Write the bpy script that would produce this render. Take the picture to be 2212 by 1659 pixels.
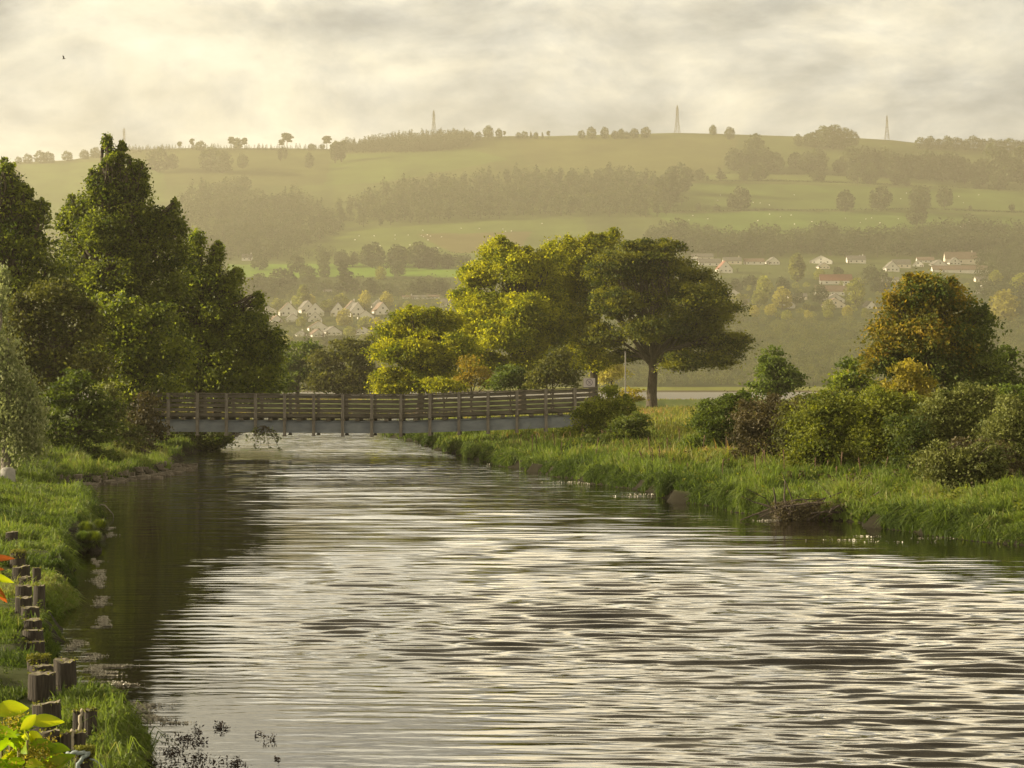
import bpy, math
import numpy as np
from mathutils import Vector
R = math.radians
for o in list(bpy.data.objects):
    bpy.data.objects.remove(o, do_unlink=True)
SC = bpy.context.scene
COL = SC.collection

# ------------------------------------------------------------------ camera
CAMZ, FD, CX, HY = 3.7, 4320.3, 1106.0, 829.5
cam_d = bpy.data.cameras.new('camera'); cam = bpy.data.objects.new('camera', cam_d); COL.objects.link(cam)
cam.location = (0, 0, CAMZ); cam.rotation_euler = (R(90), 0, 0)
cam_d.sensor_width = 36; cam_d.lens = 36 * 2000 / 1024; cam_d.clip_start = .2; cam_d.clip_end = 30000
SC.camera = cam

# ------------------------------------------------------------------ light
SUN_AZ, SUN_EL = R(-86), R(17)          # azimuth from the view direction (+Y), negative = left
SUN = 5.0
SKY = 0.04
CLOUD = 0.42
HAZE = 2.15e-4
world = bpy.data.worlds.new('World'); SC.world = world; world.use_nodes = True
def nd(nt, t, **k):
    n = nt.nodes.new(t)
    for a, b in k.items():
        if a in n.inputs.keys(): n.inputs[a].default_value = b
        else: setattr(n, a, b)
    return n
def build_world():
    nt = world.node_tree; nt.nodes.clear(); L = nt.links.new
    out = nd(nt, 'ShaderNodeOutputWorld')
    sky = nd(nt, 'ShaderNodeTexSky'); sky.sky_type = 'NISHITA'; sky.sun_disc = False
    sky.sun_elevation = SUN_EL; sky.sun_rotation = SUN_AZ; sky.dust_density = 3
    b1 = nd(nt, 'ShaderNodeBackground'); b1.inputs[1].default_value = SKY; L(sky.outputs[0], b1.inputs[0])
    tc = nd(nt, 'ShaderNodeTexCoord')
    sep = nd(nt, 'ShaderNodeSeparateXYZ'); L(tc.outputs['Generated'], sep.inputs[0])
    mp = nd(nt, 'ShaderNodeMapping'); mp.inputs['Rotation'].default_value = (0, R(18), 0)
    mp.inputs['Scale'].default_value = (8.5, 3.0, 17.0); mp.inputs['Location'].default_value = (3.35, 0.4, 1.7)
    L(tc.outputs['Generated'], mp.inputs[0])
    n1 = nd(nt, 'ShaderNodeTexNoise'); n1.inputs['Scale'].default_value = 1.0; n1.inputs['Detail'].default_value = 9
    n1.inputs['Roughness'].default_value = .62; n1.inputs['Distortion'].default_value = .3; L(mp.outputs[0], n1.inputs['Vector'])
    mp2 = nd(nt, 'ShaderNodeMapping'); mp2.inputs['Scale'].default_value = (3.2, 2.0, 9.0); mp2.inputs['Location'].default_value = (1.1, 5.2, .3)
    L(tc.outputs['Generated'], mp2.inputs[0])
    n2 = nd(nt, 'ShaderNodeTexNoise'); n2.inputs['Scale'].default_value = 1.0; n2.inputs['Detail'].default_value = 5
    n2.inputs['Distortion'].default_value = .4; L(mp2.outputs[0], n2.inputs['Vector'])
    r1 = nd(nt, 'ShaderNodeValToRGB'); L(n1.outputs[0], r1.inputs[0])
    e = r1.color_ramp.elements
    e[0].position = .37; e[0].color = (.42, .45, .47, 1)
    e[1].position = .65; e[1].color = (1.13, 1.06, .87, 1)
    for p, c in ((.44, (.61, .62, .60, 1)), (.53, (.88, .85, .74, 1)), (.59, (1.06, 1.00, .82, 1))):
        q = e.new(p); q.color = c
    r2 = nd(nt, 'ShaderNodeValToRGB'); L(n2.outputs[0], r2.inputs[0])
    e = r2.color_ramp.elements
    e[0].position = .36; e[0].color = (.82, .84, .86, 1); e[1].position = .64; e[1].color = (1.05, 1.03, .98, 1)
    mu = nd(nt, 'ShaderNodeMix', data_type='RGBA', blend_type='MULTIPLY'); mu.inputs[0].default_value = 1
    L(r1.outputs[0], mu.inputs[6]); L(r2.outputs[0], mu.inputs[7])
    # added bright warm band above the view lights the water; dimmed overhead
    mr = nd(nt, 'ShaderNodeMapRange'); L(sep.outputs[2], mr.inputs[0])
    mr.interpolation_type = 'SMOOTHSTEP'
    mr.inputs[1].default_value = .18; mr.inputs[2].default_value = .25; mr.inputs[3].default_value = 1.0; mr.inputs[4].default_value = 4.2
    mrb = nd(nt, 'ShaderNodeMapRange'); L(sep.outputs[2], mrb.inputs[0]); mrb.interpolation_type = 'SMOOTHSTEP'
    mrb.inputs[1].default_value = .32; mrb.inputs[2].default_value = .47; mrb.inputs[3].default_value = 1.0; mrb.inputs[4].default_value = .13
    mm0 = nd(nt, 'ShaderNodeMath', operation='MULTIPLY'); L(mr.outputs[0], mm0.inputs[0]); L(mrb.outputs[0], mm0.inputs[1])
    dt = nd(nt, 'ShaderNodeVectorMath', operation='DOT_PRODUCT')
    L(tc.outputs['Generated'], dt.inputs[0])
    dt.inputs[1].default_value = (math.sin(SUN_AZ) * math.cos(SUN_EL), math.cos(SUN_AZ) * math.cos(SUN_EL), math.sin(SUN_EL))
    mr2 = nd(nt, 'ShaderNodeMapRange'); L(dt.outputs['Value'], mr2.inputs[0])
    mr2.inputs[1].default_value = .1; mr2.inputs[2].default_value = 1; mr2.inputs[3].default_value = 1.0; mr2.inputs[4].default_value = 1.0
    m = nd(nt, 'ShaderNodeMath', operation='MULTIPLY'); L(mm0.outputs[0], m.inputs[0]); L(mr2.outputs[0], m.inputs[1])
    m2 = nd(nt, 'ShaderNodeMath', operation='MULTIPLY'); L(m.outputs[0], m2.inputs[0]); m2.inputs[1].default_value = CLOUD
    n3 = nd(nt, 'ShaderNodeTexNoise'); n3.inputs['Scale'].default_value = 2.4; n3.inputs['Detail'].default_value = 8; n3.inputs['Roughness'].default_value = .6; L(mp.outputs[0], n3.inputs['Vector'])
    r3 = nd(nt, 'ShaderNodeMapRange'); L(n3.outputs[0], r3.inputs[0]); r3.inputs[1].default_value = .3; r3.inputs[2].default_value = .7; r3.inputs[3].default_value = .82; r3.inputs[4].default_value = 1.16
    ms = nd(nt, 'ShaderNodeVectorMath', operation='SCALE'); L(mu.outputs[2], ms.inputs[0]); L(r3.outputs[0], ms.inputs['Scale'])
    wt = nd(nt, 'ShaderNodeMix', data_type='RGBA'); L(mr.outputs[0], wt.inputs[0]); wt.inputs[6].default_value = (1, 1, 1, 1); wt.inputs[7].default_value = (1, .89, .70, 1)
    wf = nd(nt, 'ShaderNodeMapRange'); L(sep.outputs[2], wf.inputs[0]); wf.inputs[1].default_value = .17; wf.inputs[2].default_value = .27; L(wf.outputs[0], wt.inputs[0])
    mw = nd(nt, 'ShaderNodeMix', data_type='RGBA', blend_type='MULTIPLY'); mw.inputs[0].default_value = 1; L(ms.outputs[0], mw.inputs[6]); L(wt.outputs[2], mw.inputs[7])
    b2 = nd(nt, 'ShaderNodeBackground'); L(mw.outputs[2], b2.inputs[0]); L(m2.outputs[0], b2.inputs[1])
    mx = nd(nt, 'ShaderNodeMixShader'); mx.inputs[0].default_value = .9
    L(b1.outputs[0], mx.inputs[1]); L(b2.outputs[0], mx.inputs[2]); L(mx.outputs[0], out.inputs[0])
    world.cycles.sampling_method = 'MANUAL'; world.cycles.sample_map_resolution = 512
build_world()
sd = bpy.data.lights.new('sun', 'SUN'); sd.energy = SUN; sd.angle = R(.5); sd.color = (1.0, .86, .60)
sun = bpy.data.objects.new('sun', sd); COL.objects.link(sun)
SDIR = Vector((math.sin(SUN_AZ) * math.cos(SUN_EL), math.cos(SUN_AZ) * math.cos(SUN_EL), math.sin(SUN_EL)))
sun.rotation_euler = SDIR.to_track_quat('Z', 'Y').to_euler(); sun.location = (-60, 40, 60)
vs = SC.view_settings; vs.view_transform = 'Standard'; vs.look = 'None'; vs.exposure = 1.48; vs.gamma = 1; vs.use_curve_mapping = False
cy = SC.cycles
cy.max_bounces = 5; cy.diffuse_bounces = 2; cy.glossy_bounces = 3; cy.transmission_bounces = 3; cy.volume_bounces = 0
cy.caustics_reflective = False; cy.caustics_refractive = False; cy.sample_clamp_indirect = 4
cy.use_denoising = True; cy.denoiser = 'OPENIMAGEDENOISE'

# ------------------------------------------------------------------ helpers
def W(x, y, Y):
    "a point seen at (x, y) of the 2212 wide view, Y metres away"
    return np.array([(x - CX) / FD * Y, Y, CAMZ + (HY - y) / FD * Y])
def H(n): return n - np.floor(n)
def _h(ix, iy, s): return H(np.sin(ix * 127.1 + iy * 311.7 + s * 74.7) * 43758.5453)
def vn(x, y, s=0):
    x = np.asarray(x, float); y = np.asarray(y, float)
    ix, iy = np.floor(x), np.floor(y); fx, fy = x - ix, y - iy
    fx = fx * fx * (3 - 2 * fx); fy = fy * fy * (3 - 2 * fy)
    a, b, c, d = _h(ix, iy, s), _h(ix + 1, iy, s), _h(ix, iy + 1, s), _h(ix + 1, iy + 1, s)
    return (a * (1 - fx) + b * fx) * (1 - fy) + (c * (1 - fx) + d * fx) * fy
def fbm(x, y, s=0, o=4):
    t = 0; a = .5
    for i in range(o):
        t = t + a * vn(x * 2 ** i, y * 2 ** i, s + i * 3.3); a *= .5
    return t / (1 - .5 ** o)
def sstep(a, b, x):
    t = np.clip((x - a) / (b - a), 0, 1); return t * t * (3 - 2 * t)

def mesh_np(name, V, Fc, attrs=None, mats=(), smooth=False, midx=None):
    "V (n,3); Fc (m,k) equal-sized faces, or a list of lists"
    me = bpy.data.meshes.new(name)
    V = np.ascontiguousarray(V, np.float32)
    if isinstance(Fc, np.ndarray):
        m, k = Fc.shape
        me.vertices.add(len(V)); me.vertices.foreach_set('co', V.ravel())
        me.loops.add(m * k); me.loops.foreach_set('vertex_index', np.ascontiguousarray(Fc, np.int32).ravel())
        me.polygons.add(m); me.polygons.foreach_set('loop_start', np.arange(0, m * k, k, dtype=np.int32))
        try: me.polygons.foreach_set('loop_total', np.full(m, k, np.int32))
        except Exception: pass
    else:
        me.from_pydata([tuple(map(float, v)) for v in V], [], [list(map(int, f)) for f in Fc]); m = len(me.polygons)
    for mt in mats: me.materials.append(mt)
    if midx is not None: me.polygons.foreach_set('material_index', np.ascontiguousarray(midx, np.int32))
    me.polygons.foreach_set('use_smooth', np.full(m, bool(smooth)))
    if attrs:
        for an, av in attrs.items():
            av = np.ascontiguousarray(av, np.float32)
            if av.ndim == 1:
                a = me.attributes.new(an, 'FLOAT', 'POINT'); a.data.foreach_set('value', av)
            else:
                a = me.attributes.new(an, 'FLOAT_COLOR', 'POINT')
                a.data.foreach_set('color', np.hstack([av, np.ones((len(av), 1), np.float32)]).ravel())
    me.update(calc_edges=True); me.validate()
    return me
def obj(name, me, parent=None, loc=None, **k):
    o = bpy.data.objects.new(name, me); COL.objects.link(o)
    if parent is not None: o.parent = parent
    if loc is not None: o.location = [float(c) for c in loc]
    for a, b in k.items(): o[a] = b
    return o
def thing(name, label, cat, loc, group=None):
    o = bpy.data.objects.new(name, None); COL.objects.link(o); o.location = [float(c) for c in loc]
    o.empty_display_size = .2; o['label'] = label; o['category'] = cat
    if group: o['group'] = group
    return o
def tag(o, label, cat, group=None):
    o['label'] = label; o['category'] = cat
    if group: o['group'] = group
    return o

class MB:
    "collects boxes, tubes and prisms into one mesh"
    def __init__(s): s.V = []; s.F = []; s.M = []; s.n = 0
    def add(s, v, f, m=0):
        s.V += [tuple(map(float, p)) for p in v]; s.F += [[i + s.n for i in q] for q in f]; s.M += [m] * len(f); s.n += len(v); return s
    def box(s, c, d, m=0, ax=None):
        c = np.array(c, float); h = np.array(d, float) / 2
        v = np.array([(x, y, z) for x in (-1, 1) for y in (-1, 1) for z in (-1, 1)]) * h
        if ax is not None: v = v @ np.array(ax, float)
        return s.add(v + c, [(0, 1, 3, 2), (4, 6, 7, 5), (0, 4, 5, 1), (2, 3, 7, 6), (0, 2, 6, 4), (1, 5, 7, 3)], m)
    def tube(s, P, r, n=6, m=0, cap=True):
        P = [np.array(p, float) for p in P]
        if not hasattr(r, '__len__'): r = [r] * len(P)
        v = []; u = None
        for i, p in enumerate(P):
            t = P[min(i + 1, len(P) - 1)] - P[max(i - 1, 0)]; t = t / (np.linalg.norm(t) + 1e-9)
            if u is None: u = np.cross(t, (0.31, .17, 1) if abs(t[2]) < .9 else (1, .1, 0))
            u = u - t * np.dot(u, t); u = u / (np.linalg.norm(u) + 1e-9); w = np.cross(t, u)
            for k in range(n):
                a = 2 * math.pi * k / n; v.append(p + r[i] * (u * math.cos(a) + w * math.sin(a)))
        f = [(i * n + k, i * n + (k + 1) % n, (i + 1) * n + (k + 1) % n, (i + 1) * n + k) for i in range(len(P) - 1) for k in range(n)]
        if cap: f += [tuple(range(n))[::-1], tuple((len(P) - 1) * n + k for k in range(n))]
        return s.add(v, f, m)
    def build(s, name, mats, parent=None, loc=None, smooth=False, rel=None, **k):
        V = np.array(s.V)
        if rel is not None: V = V - np.array(rel)
        if not isinstance(mats, (list, tuple)): mats = [mats]
        me = mesh_np(name, V, s.F, mats=mats, smooth=smooth, midx=s.M)
        return obj(name, me, parent, loc, **k)

# ------------------------------------------------------------------ materials
def newmat(name):
    m = bpy.data.materials.new(name); m.use_nodes = True; nt = m.node_tree; nt.nodes.clear()
    return m, nt, nd(nt, 'ShaderNodeOutputMaterial')
def leafmat(name, dark, light, trans=(1.25, 1.2, .45), tf=.42, rough=.6, third=None, spec=.18):
    m, nt, out = newmat(name); L = nt.links.new
    at = nd(nt, 'ShaderNodeAttribute'); at.attribute_name = 'v'
    cr = nd(nt, 'ShaderNodeValToRGB'); L(at.outputs['Fac'], cr.inputs[0])
    e = cr.color_ramp.elements; e[0].color = (*dark, 1); e[1].color = (*light, 1); e[0].position = .1; e[1].position = .8
    if third: q = e.new(1.0); q.color = (*third, 1)
    oi = nd(nt, 'ShaderNodeObjectInfo')
    hs = nd(nt, 'ShaderNodeHueSaturation'); L(cr.outputs[0], hs.inputs['Color'])
    mr = nd(nt, 'ShaderNodeMapRange'); L(oi.outputs['Random'], mr.inputs[0]); mr.inputs[3].default_value = .82; mr.inputs[4].default_value = 1.18
    L(mr.outputs[0], hs.inputs['Value'])
    p = nd(nt, 'ShaderNodeBsdfPrincipled'); p.inputs['Roughness'].default_value = rough; p.inputs['Specular IOR Level'].default_value = spec
    L(hs.outputs[0], p.inputs['Base Color'])
    mu = nd(nt, 'ShaderNodeMix', data_type='RGBA', blend_type='MULTIPLY'); mu.inputs[0].default_value = 1
    L(hs.outputs[0], mu.inputs[6]); mu.inputs[7].default_value = (*[c * 1.6 for c in trans], 1)
    tr = nd(nt, 'ShaderNodeBsdfTranslucent'); L(mu.outputs[2], tr.inputs[0])
    mx = nd(nt, 'ShaderNodeMixShader'); mx.inputs[0].default_value = tf
    L(p.outputs[0], mx.inputs[1]); L(tr.outputs[0], mx.inputs[2]); L(mx.outputs[0], out.inputs[0])
    return m
def simple(name, col, rough=.8, noise=None, scale=8, col2=None, stretch=(1, 1, 1), bump=0, spec=.3, metal=0, coord='Object'):
    m, nt, out = newmat(name); L = nt.links.new
    p = nd(nt, 'ShaderNodeBsdfPrincipled'); p.inputs['Roughness'].default_value = rough
    p.inputs['Specular IOR Level'].default_value = spec; p.inputs['Metallic'].default_value = metal
    L(p.outputs[0], out.inputs[0])
    if col2 is None: p.inputs['Base Color'].default_value = (*col, 1)
    else:
        tc = nd(nt, 'ShaderNodeTexCoord'); mp = nd(nt, 'ShaderNodeMapping'); mp.inputs['Scale'].default_value = stretch
        L(tc.outputs[coord], mp.inputs[0])
        n = nd(nt, 'ShaderNodeTexNoise'); n.inputs['Scale'].default_value = scale; n.inputs['Detail'].default_value = 6
        n.inputs['Roughness'].default_value = .62; L(mp.outputs[0], n.inputs['Vector'])
        cr = nd(nt, 'ShaderNodeValToRGB'); L(n.outputs[0], cr.inputs[0]); e = cr.color_ramp.elements
        e[0].position = .34; e[0].color = (*col, 1); e[1].position = .68; e[1].color = (*col2, 1); L(cr.outputs[0], p.inputs['Base Color'])
        if bump:
            b = nd(nt, 'ShaderNodeBump'); b.inputs['Strength'].default_value = bump; b.inputs['Distance'].default_value = .02
            L(n.outputs[0], b.inputs['Height']); L(b.outputs[0], p.inputs['Normal'])
    return m
M = {}
M['bark'] = simple('bark', (.030, .022, .014), .9, col2=(.085, .068, .045), scale=5, stretch=(3, 3, .7), bump=.8)
M['bark_pale'] = simple('bark_pale', (.10, .085, .065), .9, col2=(.24, .21, .17), scale=6, stretch=(3, 3, .6), bump=.6)
M['sycamore'] = leafmat('sycamore_leaves_lit', (.095, .125, .010), (.31, .32, .022), tf=.5, trans=(1.32, 1.2, .3))  # leaf colour raised to yellow, sunlight put into it
M['sycamore_shaded'] = leafmat('sycamore_leaves_shaded', (.032, .048, .010), (.125, .138, .018), tf=.45, trans=(1.4, 1.2, .4))  # same leaves with the tree's shade put into their colour
M['hill_leaf'] = leafmat('hill_tree_leaves', (.020, .030, .011), (.044, .056, .019), tf=.3)
M['shore_leaf_hazed'] = leafmat('shore_tree_leaves_hazed', (.060, .070, .026), (.115, .125, .045), tf=.3)  # leaf colour lightened to carry the thicker haze low down
M['hill_conifer'] = leafmat('conifer_needles', (.018, .026, .012), (.036, .044, .020), tf=.15)
M['garden_leaf'] = leafmat('garden_leaves', (.085, .105, .022), (.18, .185, .038), tf=.45)
M['garden_gold'] = leafmat('garden_gold_leaves', (.15, .14, .03), (.25, .225, .05), tf=.4)
M['left_leaf'] = leafmat('riverside_leaves', (.042, .064, .011), (.160, .19, .026), tf=.5, spec=.3, rough=.5)
M['left_brown'] = leafmat('riverside_leaves_olive', (.044, .052, .014), (.11, .115, .028), tf=.35)
M['left_green'] = leafmat('fresh_green_leaves', (.035, .055, .011), (.095, .130, .024), tf=.4)
M['willow'] = leafmat('willow_leaves', (.11, .13, .05), (.25, .26, .13), tf=.35, trans=(1.0, 1.05, .7))
M['autumn'] = leafmat('autumn_leaves', (.060, .070, .012), (.17, .145, .020), tf=.42, trans=(1.3, 1.1, .35), third=(.22, .165, .03))
M['autumn_green'] = leafmat('dark_green_leaves', (.032, .050, .011), (.085, .105, .022), tf=.38)
M['gold'] = leafmat('golden_leaves', (.12, .11, .015), (.24, .20, .03), tf=.4)
M['orange'] = leafmat('orange_leaves', (.10, .095, .014), (.19, .16, .026), tf=.4, trans=(1.3, 1.0, .3))
M['gorse'] = leafmat('gorse_spines', (.058, .070, .016), (.145, .155, .042), tf=.25, trans=(1.1, 1.1, .6))
M['bramble'] = leafmat('bramble_leaves', (.044, .038, .018), (.090, .074, .036), tf=.2)
M['bush'] = leafmat('bush_leaves', (.062, .085, .014), (.17, .19, .030), tf=.4)
M['grass_blade'] = leafmat('grass_blades', (.042, .066, .013), (.13, .175, .036), tf=.42, trans=(1.1, 1.1, .5), third=(.17, .17, .07), spec=.2)
M['field_blade'] = leafmat('field_grass_blades', (.075, .085, .020), (.16, .17, .045), tf=.4, third=(.24, .16, .08), spec=.2)
M['pale_leaf'] = leafmat('pale_bush_leaves', (.30, .28, .08), (.45, .40, .12), tf=.4)
M['wood_weathered'] = simple('weathered_timber', (.055, .046, .034), .85, col2=(.14, .122, .098), scale=3, stretch=(.6, 6, 6), bump=.3)
M['wood_post'] = simple('timber_post', (.10, .085, .068), .85, col2=(.22, .195, .165), scale=4, stretch=(5, 5, .6), bump=.3)
M['steel'] = simple('painted_steel', (.11, .125, .145), .55, col2=(.18, .195, .21), scale=1.2, stretch=(1, 1, 2), spec=.4)
M['concrete'] = simple('concrete', (.20, .19, .17), .9, col2=(.30, .29, .26), scale=3)
M['pylon'] = simple('galvanised_steel', (.07, .065, .055), .6)
M['house_wall'] = simple('white_render', (.50, .48, .43), .8, col2=(.60, .57, .52), scale=.3)
M['house_cream'] = simple('cream_render', (.52, .46, .36), .8, col2=(.62, .56, .46), scale=.3)
M['roof_grey'] = simple('grey_roof_tiles', (.085, .078, .070), .8, col2=(.14, .13, .115), scale=.8)
M['roof_brown'] = simple('brown_roof_tiles', (.11, .075, .055), .8, col2=(.17, .12, .09), scale=.8)
M['roof_red'] = simple('red_roof_tiles', (.15, .065, .05), .8, col2=(.20, .09, .065), scale=.8)
M['glass'] = simple('window_glass', (.03, .035, .04), .12, spec=.6)
M['door'] = simple('door_paint', (.12, .08, .06), .5)
M['pile'] = simple('old_pile_wood', (.014, .011, .008), .9, col2=(.060, .048, .036), scale=5, stretch=(7, 7, .5), bump=1.0)
M['pile_top'] = simple('pile_end_grain', (.11, .095, .065), .9, col2=(.24, .21, .15), scale=14, bump=.6)
M['moss'] = leafmat('moss', (.09, .10, .015), (.20, .20, .035), tf=.2)
M['mud'] = simple('mud_stones', (.075, .060, .045), .8, col2=(.16, .135, .105), scale=6, bump=.6)
M['drift'] = simple('driftwood', (.035, .026, .020), .9, col2=(.11, .085, .065), scale=6)
M['rope'] = simple('blue_grey_rope', (.14, .17, .17), .9, col2=(.28, .32, .31), scale=40)
M['rope_pale'] = simple('pale_rope', (.26, .22, .16), .9, col2=(.38, .33, .25), scale=40)
M['weed'] = simple('floating_weed', (.035, .022, .016), .7, spec=.3)
M['litter'] = simple('floating_litter_glint', (.36, .33, .26), .4, spec=.6)  # pale litter colour also stands in for glints on the water
M['sheep'] = simple('sheep_wool', (.70, .66, .56), .95)
M['sheep_face'] = simple('sheep_face', (.08, .07, .06), .9)
M['bird'] = simple('dark_feathers', (.02, .02, .02), .9)
M['sign_white'] = simple('faded_white_board', (.40, .36, .34), .7)
M['sign_mark'] = simple('faded_sign_paint', (.16, .13, .17), .7)
M['pole'] = simple('grey_pole', (.15, .14, .12), .7)

# ------------------------------------------------------------------ terrain functions
def tab(t):
    a = np.array(sorted(t)); return a[:, 0], a[:, 1]
RB = tab([(-60, 52), (10, 34), (30, 22), (40, 14.6), (45.9, 11.75), (48.1, 10.5), (49.9, 9.75), (53.6, 9.0), (54.6, 8.06), (56.6, 7.13), (59.5, 6.25),
          (62.6, 5.42), (68.8, 4.68), (74.2, 3.33), (79.7, 2.1), (84.8, .86), (92.1, -.55), (99.6, -1.98), (113.8, -4.1), (132.7, -6.9),
          (147.3, -9.4), (180, -9.6), (212, -8.5), (228, -14), (236, -34), (244, -90), (250, -200)])
LB = tab([(-60, -2.4), (5, -2.5), (15, -2.8), (19.3, -3.60), (20.7, -3.9), (21.9, -4.4), (23.8, -5.2), (24.8, -5.75), (28, -6.6), (29.6, -6.75), (34, -7.6), (39.9, -8.95),
          (46.9, -10.3), (56, -11.6), (62.6, -13.3), (67, -15.1), (69.5, -16.5), (72.5, -16.2), (75.9, -15.2), (83, -14.5), (91, -15.5), (103, -16.8),
          (118, -17.9), (138, -19.3), (180, -23), (206, -29), (222, -50), (232, -95), (250, -200)])
def xr(Y): return np.interp(Y, *RB) + .6 * (vn(Y * .6, Y * 0, 33) - .5) + .35 * (vn(Y * .9, Y * 0, 3) - .5) + .3 * (vn(Y * .33, 0 * Y, 4) - .5)
def xl(Y): return np.interp(Y, *LB) + .22 * (vn(Y * 1.2, Y * 0, 35) - .5) + .35 * (vn(Y * .9, Y * 0, 5) - .5) + .3 * (vn(Y * .33, 0 * Y, 6) - .5)
def ground_z(X, Y):
    X = np.asarray(X, float); Y = np.asarray(Y, float)
    r, l = xr(Y), xl(Y)
    # distance measured square to the bank, roughly
    kr = 1 / np.sqrt(1 + ((xr(Y + 1) - xr(Y - 1)) / 2) ** 2); kl = 1 / np.sqrt(1 + ((xl(Y + 1) - xl(Y - 1)) / 2) ** 2)
    dr, dl = (X - r) * kr, (l - X) * kl
    d = np.maximum(dr, dl)
    tr = .72 + .80 * sstep(4, 26, dr) - .66 * sstep(150, 255, Y)
    tl = .75 + .9 * sstep(1.5, 14, dl) * sstep(55, 75, Y) + .15 * sstep(.5, 3, dl)
    top = np.where(dr > dl, tr, tl)
    edge = .38 * sstep(-.08, .28, d)
    z = np.where(d < 0, -.9 * sstep(0, 2.2, -d) , edge + (top - .38) * sstep(.1, 4.5, d) ** .8)
    z = z + np.where(d > .1, sstep(.1, .8, d) * (.24 * (fbm(X * .8, Y * .55, 11) - .5) + .34 * (fbm(X * 1.5, Y * 1.1, 12, 2) - .5) * sstep(30, 42, Y)), 0)
    # the river end bends away behind the left trees; land closes the view beyond
    z = np.where(Y > 246, 1.7 + .3 * (fbm(X * .05, Y * .05, 9) - .5), z)
    # knoll the photographer stands on
    z = z + 1.5 * np.exp(-((Y + 1) / 6.0) ** 2) * sstep(2.5, -3, X)
    # falls into the firth
    z = z * (1 - sstep(262, 276, Y)) + (-1.6) * sstep(262, 276, Y)
    return z
RIDX = [-2500, -1200, -400, 0, 60, 150, 270, 400, 600, 720, 850, 1000, 1100, 1190, 1300, 1460, 1550, 1700, 1850, 1930, 1980, 2100, 2212, 2600, 3400, 4700]
RIDY = [430, 400, 368, 350, 350, 346, 324, 320, 320, 322, 306, 297, 294, 294, 291, 287, 289, 294, 298, 303, 309, 320, 325, 345, 380, 420]
def hill(x, y):
    x = np.asarray(x, float); y = np.asarray(y, float)
    yr = np.interp(x, RIDX, RIDY); s = np.clip((846.5 - y) / (846.5 - yr), 0, 1)
    Y = 905 + 1595 * s ** 1.25
    return np.stack([(x - CX) / FD * Y, Y, CAMZ + (HY - y) / FD * Y], -1)

# ------------------------------------------------------------------ ground
def grid_faces(nr, nc):
    i = np.arange(nr - 1)[:, None] * nc + np.arange(nc - 1)[None]
    return np.stack([i, i + 1, i + nc + 1, i + nc], -1).reshape(-1, 4)
def groundmat():
    m, nt, out = newmat('bank_ground'); L = nt.links.new
    p = nd(nt, 'ShaderNodeBsdfPrincipled'); p.inputs['Roughness'].default_value = .95; p.inputs['Specular IOR Level'].default_value = .1
    g = nd(nt, 'ShaderNodeNewGeometry'); sp = nd(nt, 'ShaderNodeSeparateXYZ'); L(g.outputs['Position'], sp.inputs[0])
    n = nd(nt, 'ShaderNodeTexNoise'); n.inputs['Scale'].default_value = .45; n.inputs['Detail'].default_value = 8; L(g.outputs['Position'], n.inputs['Vector'])
    cr = nd(nt, 'ShaderNodeValToRGB'); L(n.outputs[0], cr.inputs[0]); e = cr.color_ramp.elements
    e[0].position = .3; e[0].color = (.045, .065, .018, 1); e[1].position = .7; e[1].color = (.105, .125, .035, 1)
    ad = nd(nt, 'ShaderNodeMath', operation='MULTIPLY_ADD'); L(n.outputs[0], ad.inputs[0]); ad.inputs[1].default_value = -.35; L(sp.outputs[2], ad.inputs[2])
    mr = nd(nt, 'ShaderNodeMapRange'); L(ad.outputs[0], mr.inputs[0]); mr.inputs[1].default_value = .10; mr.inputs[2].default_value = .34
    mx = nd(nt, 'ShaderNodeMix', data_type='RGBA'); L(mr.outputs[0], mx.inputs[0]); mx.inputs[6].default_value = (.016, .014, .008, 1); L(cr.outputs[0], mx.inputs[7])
    L(mx.outputs[2], p.inputs['Base Color']); L(p.outputs[0], out.inputs[0])
    return m
def build_ground():
    ys = np.concatenate([np.linspace(-40, 10, 26), 1 / np.linspace(1 / 10.5, 1 / 300., 1100), [330, 450, 700, 960]])
    u = np.linspace(-1, 1, 560); t = np.sign(u) * (np.abs(u) * .42 + 1.0 * np.abs(u) ** 5)
    Yg = np.repeat(ys[:, None], len(t), 1)
    Xg = t[None] * (np.maximum(Yg, 8) * 1.0 + 4)
    Z = ground_z(Xg, Yg)
    Z[ys > 280] = -1.6
    me = mesh_np('ground', np.stack([Xg, Yg, Z], -1).reshape(-1, 3), grid_faces(len(ys), len(t)), mats=[groundmat()], smooth=True)
    obj('ground', me, kind='structure')
build_ground()

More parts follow.
